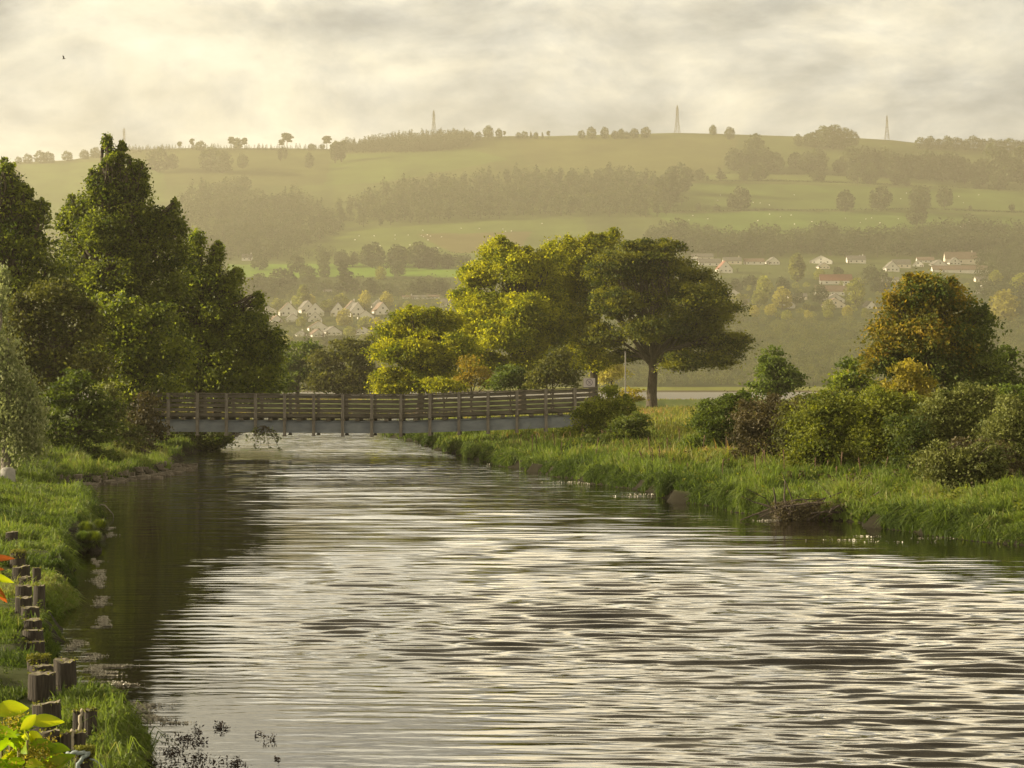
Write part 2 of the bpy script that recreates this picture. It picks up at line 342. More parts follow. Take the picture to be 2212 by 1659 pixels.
# ------------------------------------------------------------------ hills across the firth
def inpoly(x, y, P):
    c = np.zeros(np.shape(x), bool); n = len(P)
    for i in range(n):
        (x1, y1), (x2, y2) = P[i], P[(i + 1) % n]
        if y1 == y2: continue
        c ^= ((y1 > y) != (y2 > y)) & (x < (x2 - x1) * (y - y1) / (y2 - y1) + x1)
    return c
FIELDS = [
    ([(-2600, 200), (4800, 200), (4800, 400), (-2600, 400)], (.105, .105, .036)),
    ([(720, 335), (1010, 322), (1100, 345), (820, 395), (700, 400)], (.11, .135, .035)),
    ([(40, 355), (340, 345), (360, 400), (330, 520), (90, 500)], (.11, .135, .035)),
    ([(1100, 300), (1600, 296), (1600, 372), (1150, 360)], (.125, .115, .042)),
    ([(1600, 296), (2300, 325), (2300, 400), (1560, 372)], (.095, .105, .034)),
    ([(1480, 376), (1760, 378), (2100, 392), (2300, 402), (2300, 412), (1500, 390)], (.14, .155, .05)),
    ([(1420, 393), (2300, 413), (2300, 462), (1700, 452), (1400, 456)], (.11, .14, .034)),
    ([(1400, 459), (1900, 456), (2300, 470), (2300, 510), (1500, 505)], (.12, .165, .036)),
    ([(650, 548), (760, 500), (1000, 478), (1260, 470), (1290, 570), (640, 575)], (.135, .155, .042)),
    ([(900, 505), (1150, 500), (1120, 545), (980, 548)], (.17, .13, .060)),
    ([(490, 572), (1010, 566), (1010, 602), (490, 604)], (.17, .26, .030)),
    ([(540, 588), (620, 580), (700, 604), (540, 606)], (.19, .28, .030)),
    ([(-2600, 600), (4800, 600), (4800, 836), (-2600, 836)], (.070, .080, .028)),
    ([(-2600, 836), (4800, 835.5), (4800, 843.6), (-2600, 843.2)], (.26, .25, .055)),
    ([(-2600, 843.4), (4800, 843.4), (4800, 900), (-2600, 900)], (.12, .085, .060)),
]
def build_hills():
    xs = np.concatenate([np.linspace(-2500, -120, 40), np.linspace(-100, 2320, 420), np.linspace(2350, 4700, 40)])
    s = np.concatenate([np.linspace(0, .03, 24)[:-1], np.linspace(.03, 1, 330)])
    yr = np.interp(xs, RIDX, RIDY)
    Xp = np.repeat(xs[None], len(s), 0); Yp = 846.5 - s[:, None] * (846.5 - yr)[None]
    P = hill(Xp, Yp)
    P[..., 2] += 3.5 * (fbm(P[..., 0] * .012, P[..., 1] * .012, 21) - .5) * sstep(.12, .3, s)[:, None] * sstep(1, .9, s)[:, None]
    C = np.tile(np.array([.080, .10, .028]), (*Xp.shape, 1))
    for poly, c in FIELDS: C[inpoly(Xp, Yp, poly)] = np.array(c) * (.70, .80, .66)
    # land falling away behind the crest
    back = []
    for k, (dy, q) in enumerate(((60, .985), (200, .93), (450, .8), (900, .6))):
        b = P[-1].copy(); b[:, 0] *= (2500 + dy) / 2500; b[:, 1] += dy; b[:, 2] *= q; back.append(b)
    front = P[0].copy(); front[:, 1] -= 15; front[:, 2] = -1.2
    P = np.concatenate([front[None], P, np.array(back)]); C = np.concatenate([C[:1], C, np.repeat(C[-1:], 4, 0)])
    m, nt, out = newmat('hill_pasture'); L = nt.links.new
    a = nd(nt, 'ShaderNodeAttribute'); a.attribute_name = 'tint'
    g = nd(nt, 'ShaderNodeNewGeometry')
    mp = nd(nt, 'ShaderNodeMapping'); mp.inputs['Scale'].default_value = (.012, .004, .03); L(g.outputs['Position'], mp.inputs[0])
    n = nd(nt, 'ShaderNodeTexNoise'); n.inputs['Scale'].default_value = 1.6; n.inputs['Detail'].default_value = 10; n.inputs['Roughness'].default_value = .65; L(mp.outputs[0], n.inputs['Vector'])
    mr = nd(nt, 'ShaderNodeMapRange'); L(n.outputs[0], mr.inputs[0]); mr.inputs[1].default_value = .3; mr.inputs[2].default_value = .7; mr.inputs[3].default_value = .60; mr.inputs[4].default_value = 1.12
    v = nd(nt, 'ShaderNodeVectorMath', operation='SCALE'); L(a.outputs['Color'], v.inputs[0]); L(mr.outputs[0], v.inputs['Scale'])
    p = nd(nt, 'ShaderNodeBsdfPrincipled'); p.inputs['Roughness'].default_value = .95; p.inputs['Specular IOR Level'].default_value = .05
    L(v.outputs[0], p.inputs['Base Color']); L(p.outputs[0], out.inputs[0])
    me = mesh_np('hills', P.reshape(-1, 3), grid_faces(P.shape[0], P.shape[1]), attrs={'tint': C.reshape(-1, 3)}, mats=[m], smooth=True)
    obj('hills', me, kind='structure')
build_hills()

# ------------------------------------------------------------------ water
def watermat(name, base, rough, bump, scale, dist=.02, ior=1.42, d2=0):
    m, nt, out = newmat(name); L = nt.links.new
    p = nd(nt, 'ShaderNodeBsdfPrincipled'); p.inputs['Base Color'].default_value = (*base, 1)
    p.inputs['Roughness'].default_value = rough; p.inputs['IOR'].default_value = ior
    g = nd(nt, 'ShaderNodeNewGeometry'); mp = nd(nt, 'ShaderNodeMapping'); mp.inputs['Scale'].default_value = scale; L(g.outputs['Position'], mp.inputs[0])
    n = nd(nt, 'ShaderNodeTexNoise'); n.inputs['Scale'].default_value = 1; n.inputs['Detail'].default_value = 3; L(mp.outputs[0], n.inputs['Vector'])
    b = nd(nt, 'ShaderNodeBump'); b.inputs['Strength'].default_value = bump; b.inputs['Distance'].default_value = dist
    L(n.outputs[0], b.inputs['Height']); L(b.outputs[0], p.inputs['Normal']); L(p.outputs[0], out.inputs[0])
    if d2:
        mp = nd(nt, 'ShaderNodeMapping'); mp.inputs['Scale'].default_value = (.42, 1.5, 1); mp.inputs['Rotation'].default_value = (0, 0, .06); L(g.outputs['Position'], mp.inputs[0])
        n = nd(nt, 'ShaderNodeTexNoise'); n.inputs['Scale'].default_value = 1; n.inputs['Detail'].default_value = 2; L(mp.outputs[0], n.inputs['Vector'])
        sp = nd(nt, 'ShaderNodeSeparateXYZ'); L(g.outputs['Position'], sp.inputs[0])
        mr = nd(nt, 'ShaderNodeMapRange'); L(sp.outputs[1], mr.inputs[0]); mr.inputs[1].default_value = 45; mr.inputs[2].default_value = 110; mr.inputs[3].default_value = 0; mr.inputs[4].default_value = 1
        c = nd(nt, 'ShaderNodeBump'); c.inputs['Distance'].default_value = d2; L(mr.outputs[0], c.inputs['Strength'])
        L(n.outputs[0], c.inputs['Height']); L(c.outputs[0], b.inputs['Normal'])
    return m
def build_water():
    inv = np.linspace(1 / 8., 1 / 262., 2100)
    ys = 1 / inv; ys[-1] = 275
    # denser rows where the picture resolves the ripples
    nc = 420
    Xl = np.maximum(xl(ys) - 2.5, -.50 * ys - 6); Xr = np.minimum(xr(ys) + 2.5, .50 * ys + 8)
    Xr = np.maximum(Xr, Xl + 1)
    t = np.linspace(0, 1, nc)
    X = Xl[:, None] + (Xr - Xl)[:, None] * t[None]; Y = np.repeat(ys[:, None], nc, 1)
    dY = np.abs(np.gradient(ys))[:, None]
    px = Y * Y / (CAMZ * 2000)          # metres of water per picture row
    rng = np.random.default_rng(5)
    Z = np.zeros_like(X)
    mod1 = fbm(X * .09 + 3, Y * .05, 31, 3); mod2 = fbm(X * .22, Y * .11, 32, 3)
    N = 96
    lam = np.exp(rng.uniform(math.log(.13), math.log(3.2), N))
    for i in range(N):
        la = lam[i]; k = 2 * math.pi / la
        th = rng.normal(0, .10 + .05 * (la < .8)) + .06
        sl = (.036 if la < .5 else .009 if la < 1.2 else .0035) * (.8 + .4 * rng.random())
        w = sstep(.7, 1.9, la / (px * 1.0 + .02)) if la < 2.2 else 1.0
        w = w * sstep(1.8, 3.2, la / dY) * (1 + (2.0 if la > .5 else 0) * sstep(35, 75, Y))
        md = sstep(.25, .62, mod1 if i % 2 else mod2) * .85 + .45
        Z += sl / k * np.sin(k * (math.cos(th) * Y + math.sin(th) * X) + rng.uniform(0, 6.28)) * w * md
    for i in range(16):
        la = rng.uniform(3.6, 9); k = 2 * math.pi / la; th = rng.normal(0, .12) + .05
        Z += .010 / k * np.sin(k * (math.cos(th) * Y + math.sin(th) * X) + rng.uniform(0, 6.28)) * sstep(60, 100, Y) * sstep(1.8, 3.2, la / dY)
    # sheltered water: by the left bank and the slack near corner; margins of both banks
    dl = X - xl(Y); dr = xr(Y) - X
    far = sstep(70, 110, Y)
    calm = np.where(Y > 80, sstep(-.3, 5.4 - 4.4 * far, dl) ** 1.3, sstep(.04, .145, dl / Y)) * (.10 + .90 * sstep(1.8 - 1.6 * far, 10.0 - 8 * far, dr))
    near = 1 - .86 * sstep(29, 21.5, Y) * sstep(3.0, -1.0, X)
    Z *= (.07 + .93 * calm) * near
    me = mesh_np('river_water', np.stack([X, Y, Z], -1).reshape(-1, 3), grid_faces(len(ys), nc),
                 mats=[watermat('river_water', (.009, .007, .004), .022, .35, (1.6, 5.0, 1), .012, d2=.13)], smooth=True)
    obj('river_water', me, kind='structure')
    v = [(-900, 266, .0), (900, 266, 0), (1600, 912, 0), (-1600, 912, 0)]
    me = mesh_np('firth_water', np.array(v), np.array([[0, 1, 2, 3]]), mats=[watermat('firth_water', (.06, .055, .045), .55, .9, (.25, .9, 1), .2, ior=1.6)])
    obj('firth_water', me, kind='structure')
build_water()

# ------------------------------------------------------------------ foliage builders
def leaves(C, size, rng, up=.35, asp=.55, var=None, droop=0):
    "diamond leaves at the points C; returns V, F, v"
    n = len(C); nor = rng.normal(size=(n, 3)); nor[:, 2] += up * 2
    nor /= np.linalg.norm(nor, axis=1)[:, None]
    a = rng.normal(size=(n, 3)); a[:, 2] -= droop
    a -= nor * (a * nor).sum(1)[:, None]; a /= np.linalg.norm(a, axis=1)[:, None]; b = np.cross(nor, a)
    s = size * rng.uniform(.65, 1.35, (n, 1))
    V = np.stack([C - a * s / 2, C + b * s * asp / 2 + nor * s * .06, C + a * s / 2, C - b * s * asp / 2 + nor * s * .06], 1).reshape(-1, 3)
    F = np.arange(4 * n).reshape(n, 4)
    v = rng.random(n) if var is None else np.clip((var - .5) * 1.25 + .5 + rng.normal(0, .15, n), 0, 1)
    return V, F, np.repeat(v, 4)
def crown_points(lobes, Y, rng, clump, per, flat=.5, fill=1.0, depth=.9, ybase=None):
    "lobes: (x, y, rx, ry[, dY[, depth scale]]) in view units at distance Y -> clump centres, leaf points, clump var"
    CC = []; RR = []
    for lb in lobes:
        x, y, rx, ry = lb[:4]; dy = lb[4] if len(lb) > 4 else 0
        a, c = rx / FD * Y, ry / FD * Y; b = (a * .6 + c * .4) * depth * (lb[5] if len(lb) > 5 else 1) + .3
        cr = min(clump, .75 * min(a, c) + .10); b = min(b, 2.2 * a + .3)
        n = max(4, int(fill * (2.1 * (a * b * c) ** (2 / 3) * 4 / cr ** 2)))
        d = rng.normal(size=(n, 3)); d /= np.linalg.norm(d, axis=1)[:, None]
        r = rng.uniform(.25, 1, (n, 1)) ** .45
        p = d * r * np.array([a, b, c]) * .92 + W(x, y, Y) + np.array([0, dy, 0])
        CC.append(p); RR.append(np.full(n, cr))
    CC = np.concatenate(CC); RR = np.concatenate(RR)
    n = len(CC); cv = rng.random(n)
    m = rng.poisson(np.maximum(4, per * .72 * (RR / clump) ** 1.6), n); idx = np.repeat(np.arange(n), m)
    rr = RR * rng.uniform(.7, 1.25, n)
    g = rng.normal(size=(len(idx), 3)); g /= np.linalg.norm(g, axis=1)[:, None]; g *= rng.uniform(0, 1, (len(idx), 1)) ** .5 * np.where(rng.random((len(idx), 1)) < .26, 1.75, 1)
    P = CC[idx] + g * rr[idx][:, None] * np.array([1.15, 1.15, flat])
    P[:, 2] -= flat * .35 * rr[idx] * (g[:, 0] ** 2 + g[:, 1] ** 2)
    return CC, P, cv[idx]
def limb_path(a, b, rng, n=6, sag=.25):
    a = np.array(a, float); b = np.array(b, float); L = np.linalg.norm(b - a)
    c = a * .5 + b * .5 + np.array([0, 0, 1]) * L * sag * rng.uniform(.2, 1) + rng.normal(0, .06 * L, 3)
    if b[2] < a[2] + .25 * L: c = a * .5 + b * .5 + np.array([0, 0, L * .16])
    t = np.linspace(0, 1, n)[:, None]; p = (1 - t) ** 2 * a + 2 * t * (1 - t) * c + t * t * b
    p[1:-1] += rng.normal(0, .02 * L, (n - 2, 3)); return p
def tree(name, label, cat, foot, Y, lobes, mat, leaf=.28, clump=.85, per=70, tr=.35, seed=1, fork=None, bark='bark', group=None, shoots=0,
         flat=.5, fill=1.0, up=.35, depth=.9, sasp=1.0, twigs=4, extra=None, droop=0, z0=None, stems=1, lim=1.0):
    rng = np.random.default_rng(seed)
    X0 = (foot - CX) / FD * Y; zb = float(ground_z(X0, Y)) if z0 is None else z0
    base = np.array([X0, Y, zb])
    if shoots:
        tl = sorted(lobes, key=lambda q: q[1] - q[3])[:max(3, len(lobes) // 2)]
        for _ in range(shoots):
            q = tl[rng.integers(0, len(tl))]; a = rng.uniform(-.8, .8); k = .35 * min(q[2], q[3]) * rng.uniform(.6, 1.1)
            lobes = lobes + [(q[0] + a * q[2], q[1] - q[3] * math.sqrt(1 - a * a) * .98, k * .5 / sasp ** .5, k * sasp, rng.normal(0, .5))]
    t = thing(name, label, cat, base, group)
    CC, P, cv = crown_points(lobes, Y, rng, clump, per, flat, fill, depth)
    ok = P[:, 2] > ground_z(P[:, 0], P[:, 1]) + .02; P = P[ok]; cv = cv[ok]
    V, F, v = leaves(P - base, leaf * 1.18, rng, up=up, var=cv, droop=droop)
    mats = [mat] if not isinstance(mat, (list, tuple)) else list(mat)
    mi = None
    if extra:      # (material index function) second tone of leaves
        mi = extra(P, rng)
    obj('crown', mesh_np('crown', V, F, attrs={'v': v}, mats=mats, midx=mi), t)
    mb = MB(); cz = np.mean([W(l[0], l[1], Y)[2] for l in lobes]); top = max(W(l[0], l[1], Y)[2] for l in lobes)
    fk = zb + (cz - zb) * (.45 if fork is None else fork)
    F0 = np.array([X0 + rng.normal(0, .1), Y, fk])
    for sidx in range(stems):
        off = rng.normal(0, tr * 2.5, 3) * (stems > 1); off[2] = 0
        pth = [base + off - (0, 0, .3), base + off + (0, 0, .15)] + [base * (1 - q) + F0 * q + off * (1 - q) + rng.normal(0, tr * .15, 3) * (1, 1, 0) for q in (.35, .7, 1)]
        mb.tube(pth, [tr * 1.55, tr * 1.2, tr, tr * .92, tr * .85], 10)
    rr = tr * lim
    for lb in lobes:
        c = W(lb[0], lb[1], Y) + np.array([0, lb[4] if len(lb) > 4 else 0, 0])
        st = F0 + np.array([0, 0, max(0, min(.35 * (c[2] - fk), .4 * (top - fk))) * rng.uniform(0, 1)])
        p = limb_path(st, c, rng); L = np.linalg.norm(c - st)
        w0 = min(rr * .55, .03 * L + .05)
        mb.tube(p, np.linspace(w0, w0 * .28, len(p)), 6)
        near = CC[np.argsort(((CC - c) ** 2).sum(1))[:40]]
        for q in rng.choice(len(near), min(twigs, len(near)), replace=False):
            s = p[rng.integers(2, 5)]; tp = limb_path(s, near[q], rng, 4, .1)
            mb.tube(tp, np.linspace(w0 * .33, w0 * .08 + .006, 4), 4)
    # leader from foot to fork top
    mb.tube([F0, F0 + (0, 0, (top - fk) * .5), F0 + (rng.normal(0, .2), 0, (top - fk) * .62)], [tr * .8, tr * .45, tr * .15], 7)
    mb.build('trunk', M[bark], t, smooth=True, rel=base)
    return t

# ================================================================== middle distance trees
tree('sycamore_tree', 'largest dome-crowned shaded dark green tree with thick forked trunk on the riverside field', 'tree', 1408, 196,
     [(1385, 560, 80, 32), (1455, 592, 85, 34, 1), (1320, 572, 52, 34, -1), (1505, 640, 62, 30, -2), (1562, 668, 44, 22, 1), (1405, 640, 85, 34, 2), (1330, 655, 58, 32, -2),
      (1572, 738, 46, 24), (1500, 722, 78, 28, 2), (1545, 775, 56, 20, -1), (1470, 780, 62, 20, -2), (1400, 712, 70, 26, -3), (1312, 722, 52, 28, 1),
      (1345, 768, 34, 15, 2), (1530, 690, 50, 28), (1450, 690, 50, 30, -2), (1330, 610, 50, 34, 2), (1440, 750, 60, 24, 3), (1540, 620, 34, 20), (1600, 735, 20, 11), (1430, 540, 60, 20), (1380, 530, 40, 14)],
     M['sycamore_shaded'], leaf=.235, clump=.95, per=180, tr=.50, seed=11, fork=.36, flat=.48, fill=1.12, up=.5, lim=.9, twigs=5, shoots=10)
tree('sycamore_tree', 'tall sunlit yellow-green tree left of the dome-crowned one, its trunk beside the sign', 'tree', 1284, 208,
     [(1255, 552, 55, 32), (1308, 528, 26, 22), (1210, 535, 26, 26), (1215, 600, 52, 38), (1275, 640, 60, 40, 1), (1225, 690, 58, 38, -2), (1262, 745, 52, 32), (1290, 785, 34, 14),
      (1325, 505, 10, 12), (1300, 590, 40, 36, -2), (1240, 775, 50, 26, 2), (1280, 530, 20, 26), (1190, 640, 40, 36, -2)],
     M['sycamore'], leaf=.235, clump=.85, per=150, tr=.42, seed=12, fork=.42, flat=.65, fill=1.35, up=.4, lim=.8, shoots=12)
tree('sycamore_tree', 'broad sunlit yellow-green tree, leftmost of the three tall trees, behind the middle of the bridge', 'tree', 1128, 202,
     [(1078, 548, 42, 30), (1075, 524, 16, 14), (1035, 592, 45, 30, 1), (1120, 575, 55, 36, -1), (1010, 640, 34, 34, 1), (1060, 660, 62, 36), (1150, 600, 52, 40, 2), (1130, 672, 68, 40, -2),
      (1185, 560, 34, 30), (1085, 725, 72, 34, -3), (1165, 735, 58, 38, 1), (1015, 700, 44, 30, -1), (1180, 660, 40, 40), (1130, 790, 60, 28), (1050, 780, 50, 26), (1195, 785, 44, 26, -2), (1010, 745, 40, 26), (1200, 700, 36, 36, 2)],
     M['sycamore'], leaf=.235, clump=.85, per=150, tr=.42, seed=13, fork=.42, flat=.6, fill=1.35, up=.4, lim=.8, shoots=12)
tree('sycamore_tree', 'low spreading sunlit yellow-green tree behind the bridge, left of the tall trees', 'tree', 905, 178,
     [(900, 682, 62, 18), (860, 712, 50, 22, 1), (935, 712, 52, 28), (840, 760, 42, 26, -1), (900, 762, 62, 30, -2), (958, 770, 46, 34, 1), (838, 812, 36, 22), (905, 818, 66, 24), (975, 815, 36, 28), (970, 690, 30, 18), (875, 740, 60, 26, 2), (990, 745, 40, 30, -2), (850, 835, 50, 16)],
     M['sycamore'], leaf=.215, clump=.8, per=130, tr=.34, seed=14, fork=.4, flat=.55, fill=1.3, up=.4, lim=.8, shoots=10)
tree('broadleaf_tree', 'round-topped olive green tree beyond the bridge, next to the left riverside trees', 'tree', 642, 236,
     [(650, 758, 42, 26), (625, 790, 26, 26), (675, 785, 32, 26, 1), (650, 810, 36, 18, -1), (620, 835, 30, 14), (690, 830, 26, 14)],
     M['left_green'], leaf=.30, clump=.9, per=80, tr=.30, seed=15, fork=.5, flat=.5)
tree('broadleaf_tree', 'wide olive green tree beyond the bridge between the round-topped tree and the low spreading one', 'tree', 742, 228,
     [(745, 755, 52, 26), (705, 780, 36, 28, 1), (780, 778, 34, 34, -1), (730, 812, 60, 26), (795, 815, 28, 26), (690, 825, 30, 18), (760, 835, 60, 16), (820, 740, 26, 26)],
     M['left_brown'], leaf=.30, clump=.9, per=85, tr=.32, seed=16, fork=.4, flat=.5)
tree('young_tree', 'small orange-gold leaved tree behind the bridge rail below the tall trees', 'tree', 1020, 168,
     [(1015, 790, 26, 24), (1035, 812, 24, 22), (1000, 818, 18, 18), (1060, 825, 24, 12)], M['orange'], leaf=.20, clump=.6, per=50, tr=.12, seed=17, fill=.8)
tree('shrub', 'dark green shrub behind the bridge rail, second from the right below the tall trees', 'shrub', 1105, 166,
     [(1105, 812, 34, 24), (1080, 826, 24, 16), (1135, 822, 26, 18)], M['left_green'], leaf=.22, clump=.6, per=70, tr=.09, seed=18, stems=3, fork=.3)
tree('shrub', 'dark olive shrub behind the right end of the bridge rail, left of the sign', 'shrub', 1195, 164,
     [(1195, 800, 42, 26), (1165, 820, 30, 18), (1225, 812, 24, 24), (1205, 770, 30, 20)], M['left_brown'], leaf=.22, clump=.6, per=75, tr=.1, seed=19, stems=3, fork=.3)
tree('shrub', 'yellow-green shrub behind the middle of the bridge rail, left of the orange tree', 'shrub', 955, 165,
     [(950, 828, 36, 16), (985, 832, 24, 12)], M['sycamore'], leaf=.22, clump=.6, per=60, tr=.09, seed=20, stems=3, fork=.3)
tree('small_tree', 'pale yellow tree by the firth, seen under branches left of the dome-crowned tree trunk', 'tree', 1322, 258,
     [(1318, 785, 22, 16), (1330, 805, 26, 18), (1305, 812, 14, 16)], M['pale_leaf'], leaf=.3, clump=.8, per=60, tr=.14, seed=21)
tree('shrub', 'small golden shrub left of the dome-crowned tree trunk', 'shrub', 1365, 150,
     [(1362, 848, 20, 12), (1350, 862, 24, 12), (1380, 860, 12, 8)], M['gold'], leaf=.2, clump=.5, per=40, tr=.05, seed=22, stems=3, fork=.3, fill=.7)
tree('small_tree', 'small dark green bushy tree standing alone between the dome-crowned tree and the autumn tree', 'tree', 1680, 140,
     [(1672, 775, 22, 26), (1655, 800, 20, 20), (1695, 800, 22, 22), (1712, 822, 24, 22), (1645, 832, 26, 20), (1680, 835, 36, 24), (1650, 775, 8, 10)],
     M['left_green'], leaf=.20, clump=.5, per=60, tr=.14, seed=23, fork=.3)

# right bank
tree('autumn_tree', 'tall rounded tree turning orange at its top and left side, above the right bank bushes', 'tree', 2015, 108,
     [(2005, 632, 70, 40), (1955, 672, 56, 42), (2060, 668, 62, 46, 1), (1918, 722, 48, 40), (1985, 725, 60, 50, -1), (2066, 735, 66, 54), (2112, 705, 32, 40), (1900, 770, 34, 34), (2120, 780, 44, 40), (1950, 780, 60, 40, 1), (2040, 800, 80, 44),
      (2098, 770, 28, 34), (1990, 605, 30, 16)],
     [M['autumn'], M['autumn_green']], leaf=.17, clump=.62, per=110, tr=.28, seed=31, fork=.35, flat=.6, fill=1.2, shoots=12,
     extra=lambda P, rng: (fbm(P[:, 0] * .45, P[:, 2] * .45, 7) + ((P[:, 0] - 22.2) * .10) - (P[:, 2] - 5.5) * .07 + rng.normal(0, .10, len(P)) > .44).astype(int))
tree('small_tree', 'dense green tree at the right foot of the autumn tree', 'tree', 2150, 112,
     [(2155, 800, 42, 34), (2185, 840, 36, 30), (2120, 830, 46, 34), (2090, 850, 40, 26), (2175, 770, 22, 22)], M['left_green'], leaf=.20, clump=.6, per=75, tr=.18, seed=32, fork=.35)
tree('small_tree', 'rounded dark green tree left of the autumn tree', 'tree', 1840, 116,
     [(1842, 800, 38, 30), (1815, 828, 26, 24), (1862, 832, 30, 26), (1838, 850, 40, 16)], M['left_leaf'], leaf=.20, clump=.55, per=80, tr=.16, seed=33, fork=.35)
tree('golden_shrub', 'golden yellow shrub in front of the autumn tree', 'shrub', 1968, 96,
     [(1962, 800, 32, 20), (1950, 835, 48, 24), (1990, 840, 34, 26), (1920, 850, 34, 18)], M['gold'], leaf=.16, clump=.45, per=60, tr=.08, seed=34, stems=4, fork=.3, fill=.9)
tree('golden_shrub', 'low golden shrub peeping over the gorse, right of the larger golden one', 'shrub', 2050, 90,
     [(2048, 868, 34, 14), (2080, 862, 16, 12)], M['gold'], leaf=.15, clump=.4, per=60, tr=.06, seed=35, stems=3, fork=.3)
BS = [
 ('bush', 'olive green bush filling the dip between the brown bramble and yellow-green bush', 1725, 71, [(1725, 905, 34, 28), (1715, 950, 34, 34), (1735, 985, 30, 20)], 'left_brown', .12, .42),
 ('bush', 'dark green low bush between the bright green bush and the large gorse', 1965, 64, [(1960, 940, 34, 34), (1975, 985, 38, 28), (1950, 1005, 30, 16)], 'autumn_green', .12, .40),
 ('gorse_bush', 'low gorse hummock nearest the water under the large gorse bush', 2060, 57, [(2040, 990, 40, 22), (2090, 1000, 44, 20), (2130, 990, 34, 24)], 'gorse', .11, .36),
 ('bush', 'green scrub behind the gorse at the right edge, below the dense green tree', 2150, 80, [(2130, 868, 40, 22), (2190, 870, 40, 26), (2230, 880, 30, 24)], 'left_green', .13, .42),
 ('bush', 'dark green bush with upright elder shoots, left end of the right bank thicket', 1560, 82, [(1555, 905, 40, 34), (1525, 935, 34, 36), (1600, 880, 34, 20), (1590, 940, 40, 36), (1610, 862, 16, 10), (1575, 868, 14, 9)], 'left_green', .13, .42),
 ('bramble_bush', 'reddish brown bramble bush in the right bank thicket between the elder and the yellow-green bush', 1660, 74, [(1650, 900, 52, 30), (1690, 920, 50, 44), (1640, 950, 52, 34), (1705, 965, 40, 28)], 'bramble', .12, .42),
 ('bush', 'yellow-green bush in the middle of the right bank thicket, reaching down to the grass', 1785, 66, [(1775, 900, 46, 36), (1820, 890, 40, 34), (1760, 950, 44, 40), (1800, 975, 46, 36), (1740, 985, 26, 20)], 'bush', .12, .40),
 ('bush', 'bright green rounded bush below the golden shrub', 1900, 68, [(1900, 885, 50, 36), (1870, 930, 46, 40), (1930, 930, 48, 40), (1890, 975, 52, 36), (1960, 880, 30, 24)], 'bush', .12, .40),
 ('gorse_bush', 'large grey-green gorse bush right of the bright green rounded bush', 2070, 66, [(2040, 890, 42, 30), (2100, 880, 50, 34), (2010, 930, 44, 40), (2070, 940, 52, 42), (2120, 940, 40, 40), (2040, 985, 56, 30)], 'gorse', .11, .36),
 ('gorse_bush', 'grey-green gorse bush cut by the right edge of the view', 2190, 62, [(2185, 900, 34, 32), (2160, 950, 40, 40), (2205, 960, 44, 50), (2150, 1000, 36, 24), (2240, 930, 40, 50)], 'gorse', .11, .36),
 ('bramble_bush', 'brown bramble patch under the gorse bushes near the right edge', 2110, 60, [(2110, 985, 60, 26), (2160, 1010, 40, 16), (2060, 1005, 40, 16)], 'bramble', .11, .36),
 ('bush', 'low olive bush behind the bright green rounded bush, right of the lone small tree', 1830, 88, [(1745, 876, 34, 14), (1800, 868, 34, 16), (1860, 866, 34, 16)], 'left_brown', .14, .42),
 ('bush', 'tall bush growing at the right end of the bridge', 1292, 98, [(1290, 886, 30, 18), (1258, 905, 18, 22), (1312, 908, 38, 28), (1338, 872, 26, 14), (1270, 945, 30, 20), (1318, 848, 18, 9), (1355, 900, 24, 14), (1240, 945, 16, 16), (1320, 945, 34, 18)], 'bush', .12, .40),
 ('gorse_bush', 'dark gorse bush on the bank right of the bridge end', 1350, 90, [(1352, 930, 30, 18), (1330, 962, 40, 16), (1378, 912, 18, 12), (1296, 975, 30, 9), (1385, 950, 16, 12)], 'autumn_green', .13, .38),
]
for i, (nm, lb, ft, Yd, lobes, mt, lf, cl) in enumerate(BS):
    brg = np.random.default_rng(i); xa = min(q[0] - q[2] * .7 for q in lobes); xb = max(q[0] + q[2] * .7 for q in lobes)
    yb = max(q[1] for q in lobes)
    for xg in np.arange(xa, xb, 24):
        yg = HY + (CAMZ - float(ground_z((xg - CX) / FD * Yd, Yd))) * FD / Yd
        lobes = lobes + [(xg + brg.uniform(-6, 6), yg - 12, 20, brg.uniform(10, 18))]
        if yg - yb > 40: lobes = lobes + [(xg, (yg + yb) / 2, 22, (yg - yb) * .3)]
    lobes = [(q[0], q[1] - 4, q[2] * 1.22, q[3] * 1.22) for q in lobes]
    tree(nm, lb, 'bush', ft, Yd, lobes, M[mt], leaf=lf * .8, clump=cl, per=100, tr=.05, seed=50 + i, stems=5, fork=.25, fill=1.1, twigs=3, up=.5, shoots=12)

# ================================================================== left riverside trees
tree('tall_tree', 'tallest leafy tree with upright shoots on the left bank behind the bridge end', 'tree', 240, 112,
     [(252, 345, 11, 36), (232, 310, 6, 20), (265, 330, 6, 26), (243, 372, 18, 24), (213, 395, 16, 34), (200, 400, 8, 30), (290, 375, 14, 34), (308, 385, 8, 34), (245, 420, 48, 40), (290, 440, 34, 46), (205, 450, 34, 44),
      (160, 470, 26, 30), (138, 480, 12, 26), (155, 440, 8, 16), (230, 500, 66, 50, -1), (320, 480, 30, 40), (345, 470, 12, 30), (378, 470, 10, 36), (362, 490, 12, 36), (390, 500, 10, 34), (170, 540, 60, 46, 1), (300, 550, 66, 50),
      (370, 550, 40, 44), (240, 600, 80, 50, -1), (340, 620, 70, 50), (150, 610, 60, 50)],
     M['left_leaf'], leaf=.165, clump=.55, per=82, tr=.38, seed=61, fork=.45, flat=.8, fill=1.2, depth=.8, twigs=3, shoots=34, sasp=1.8)
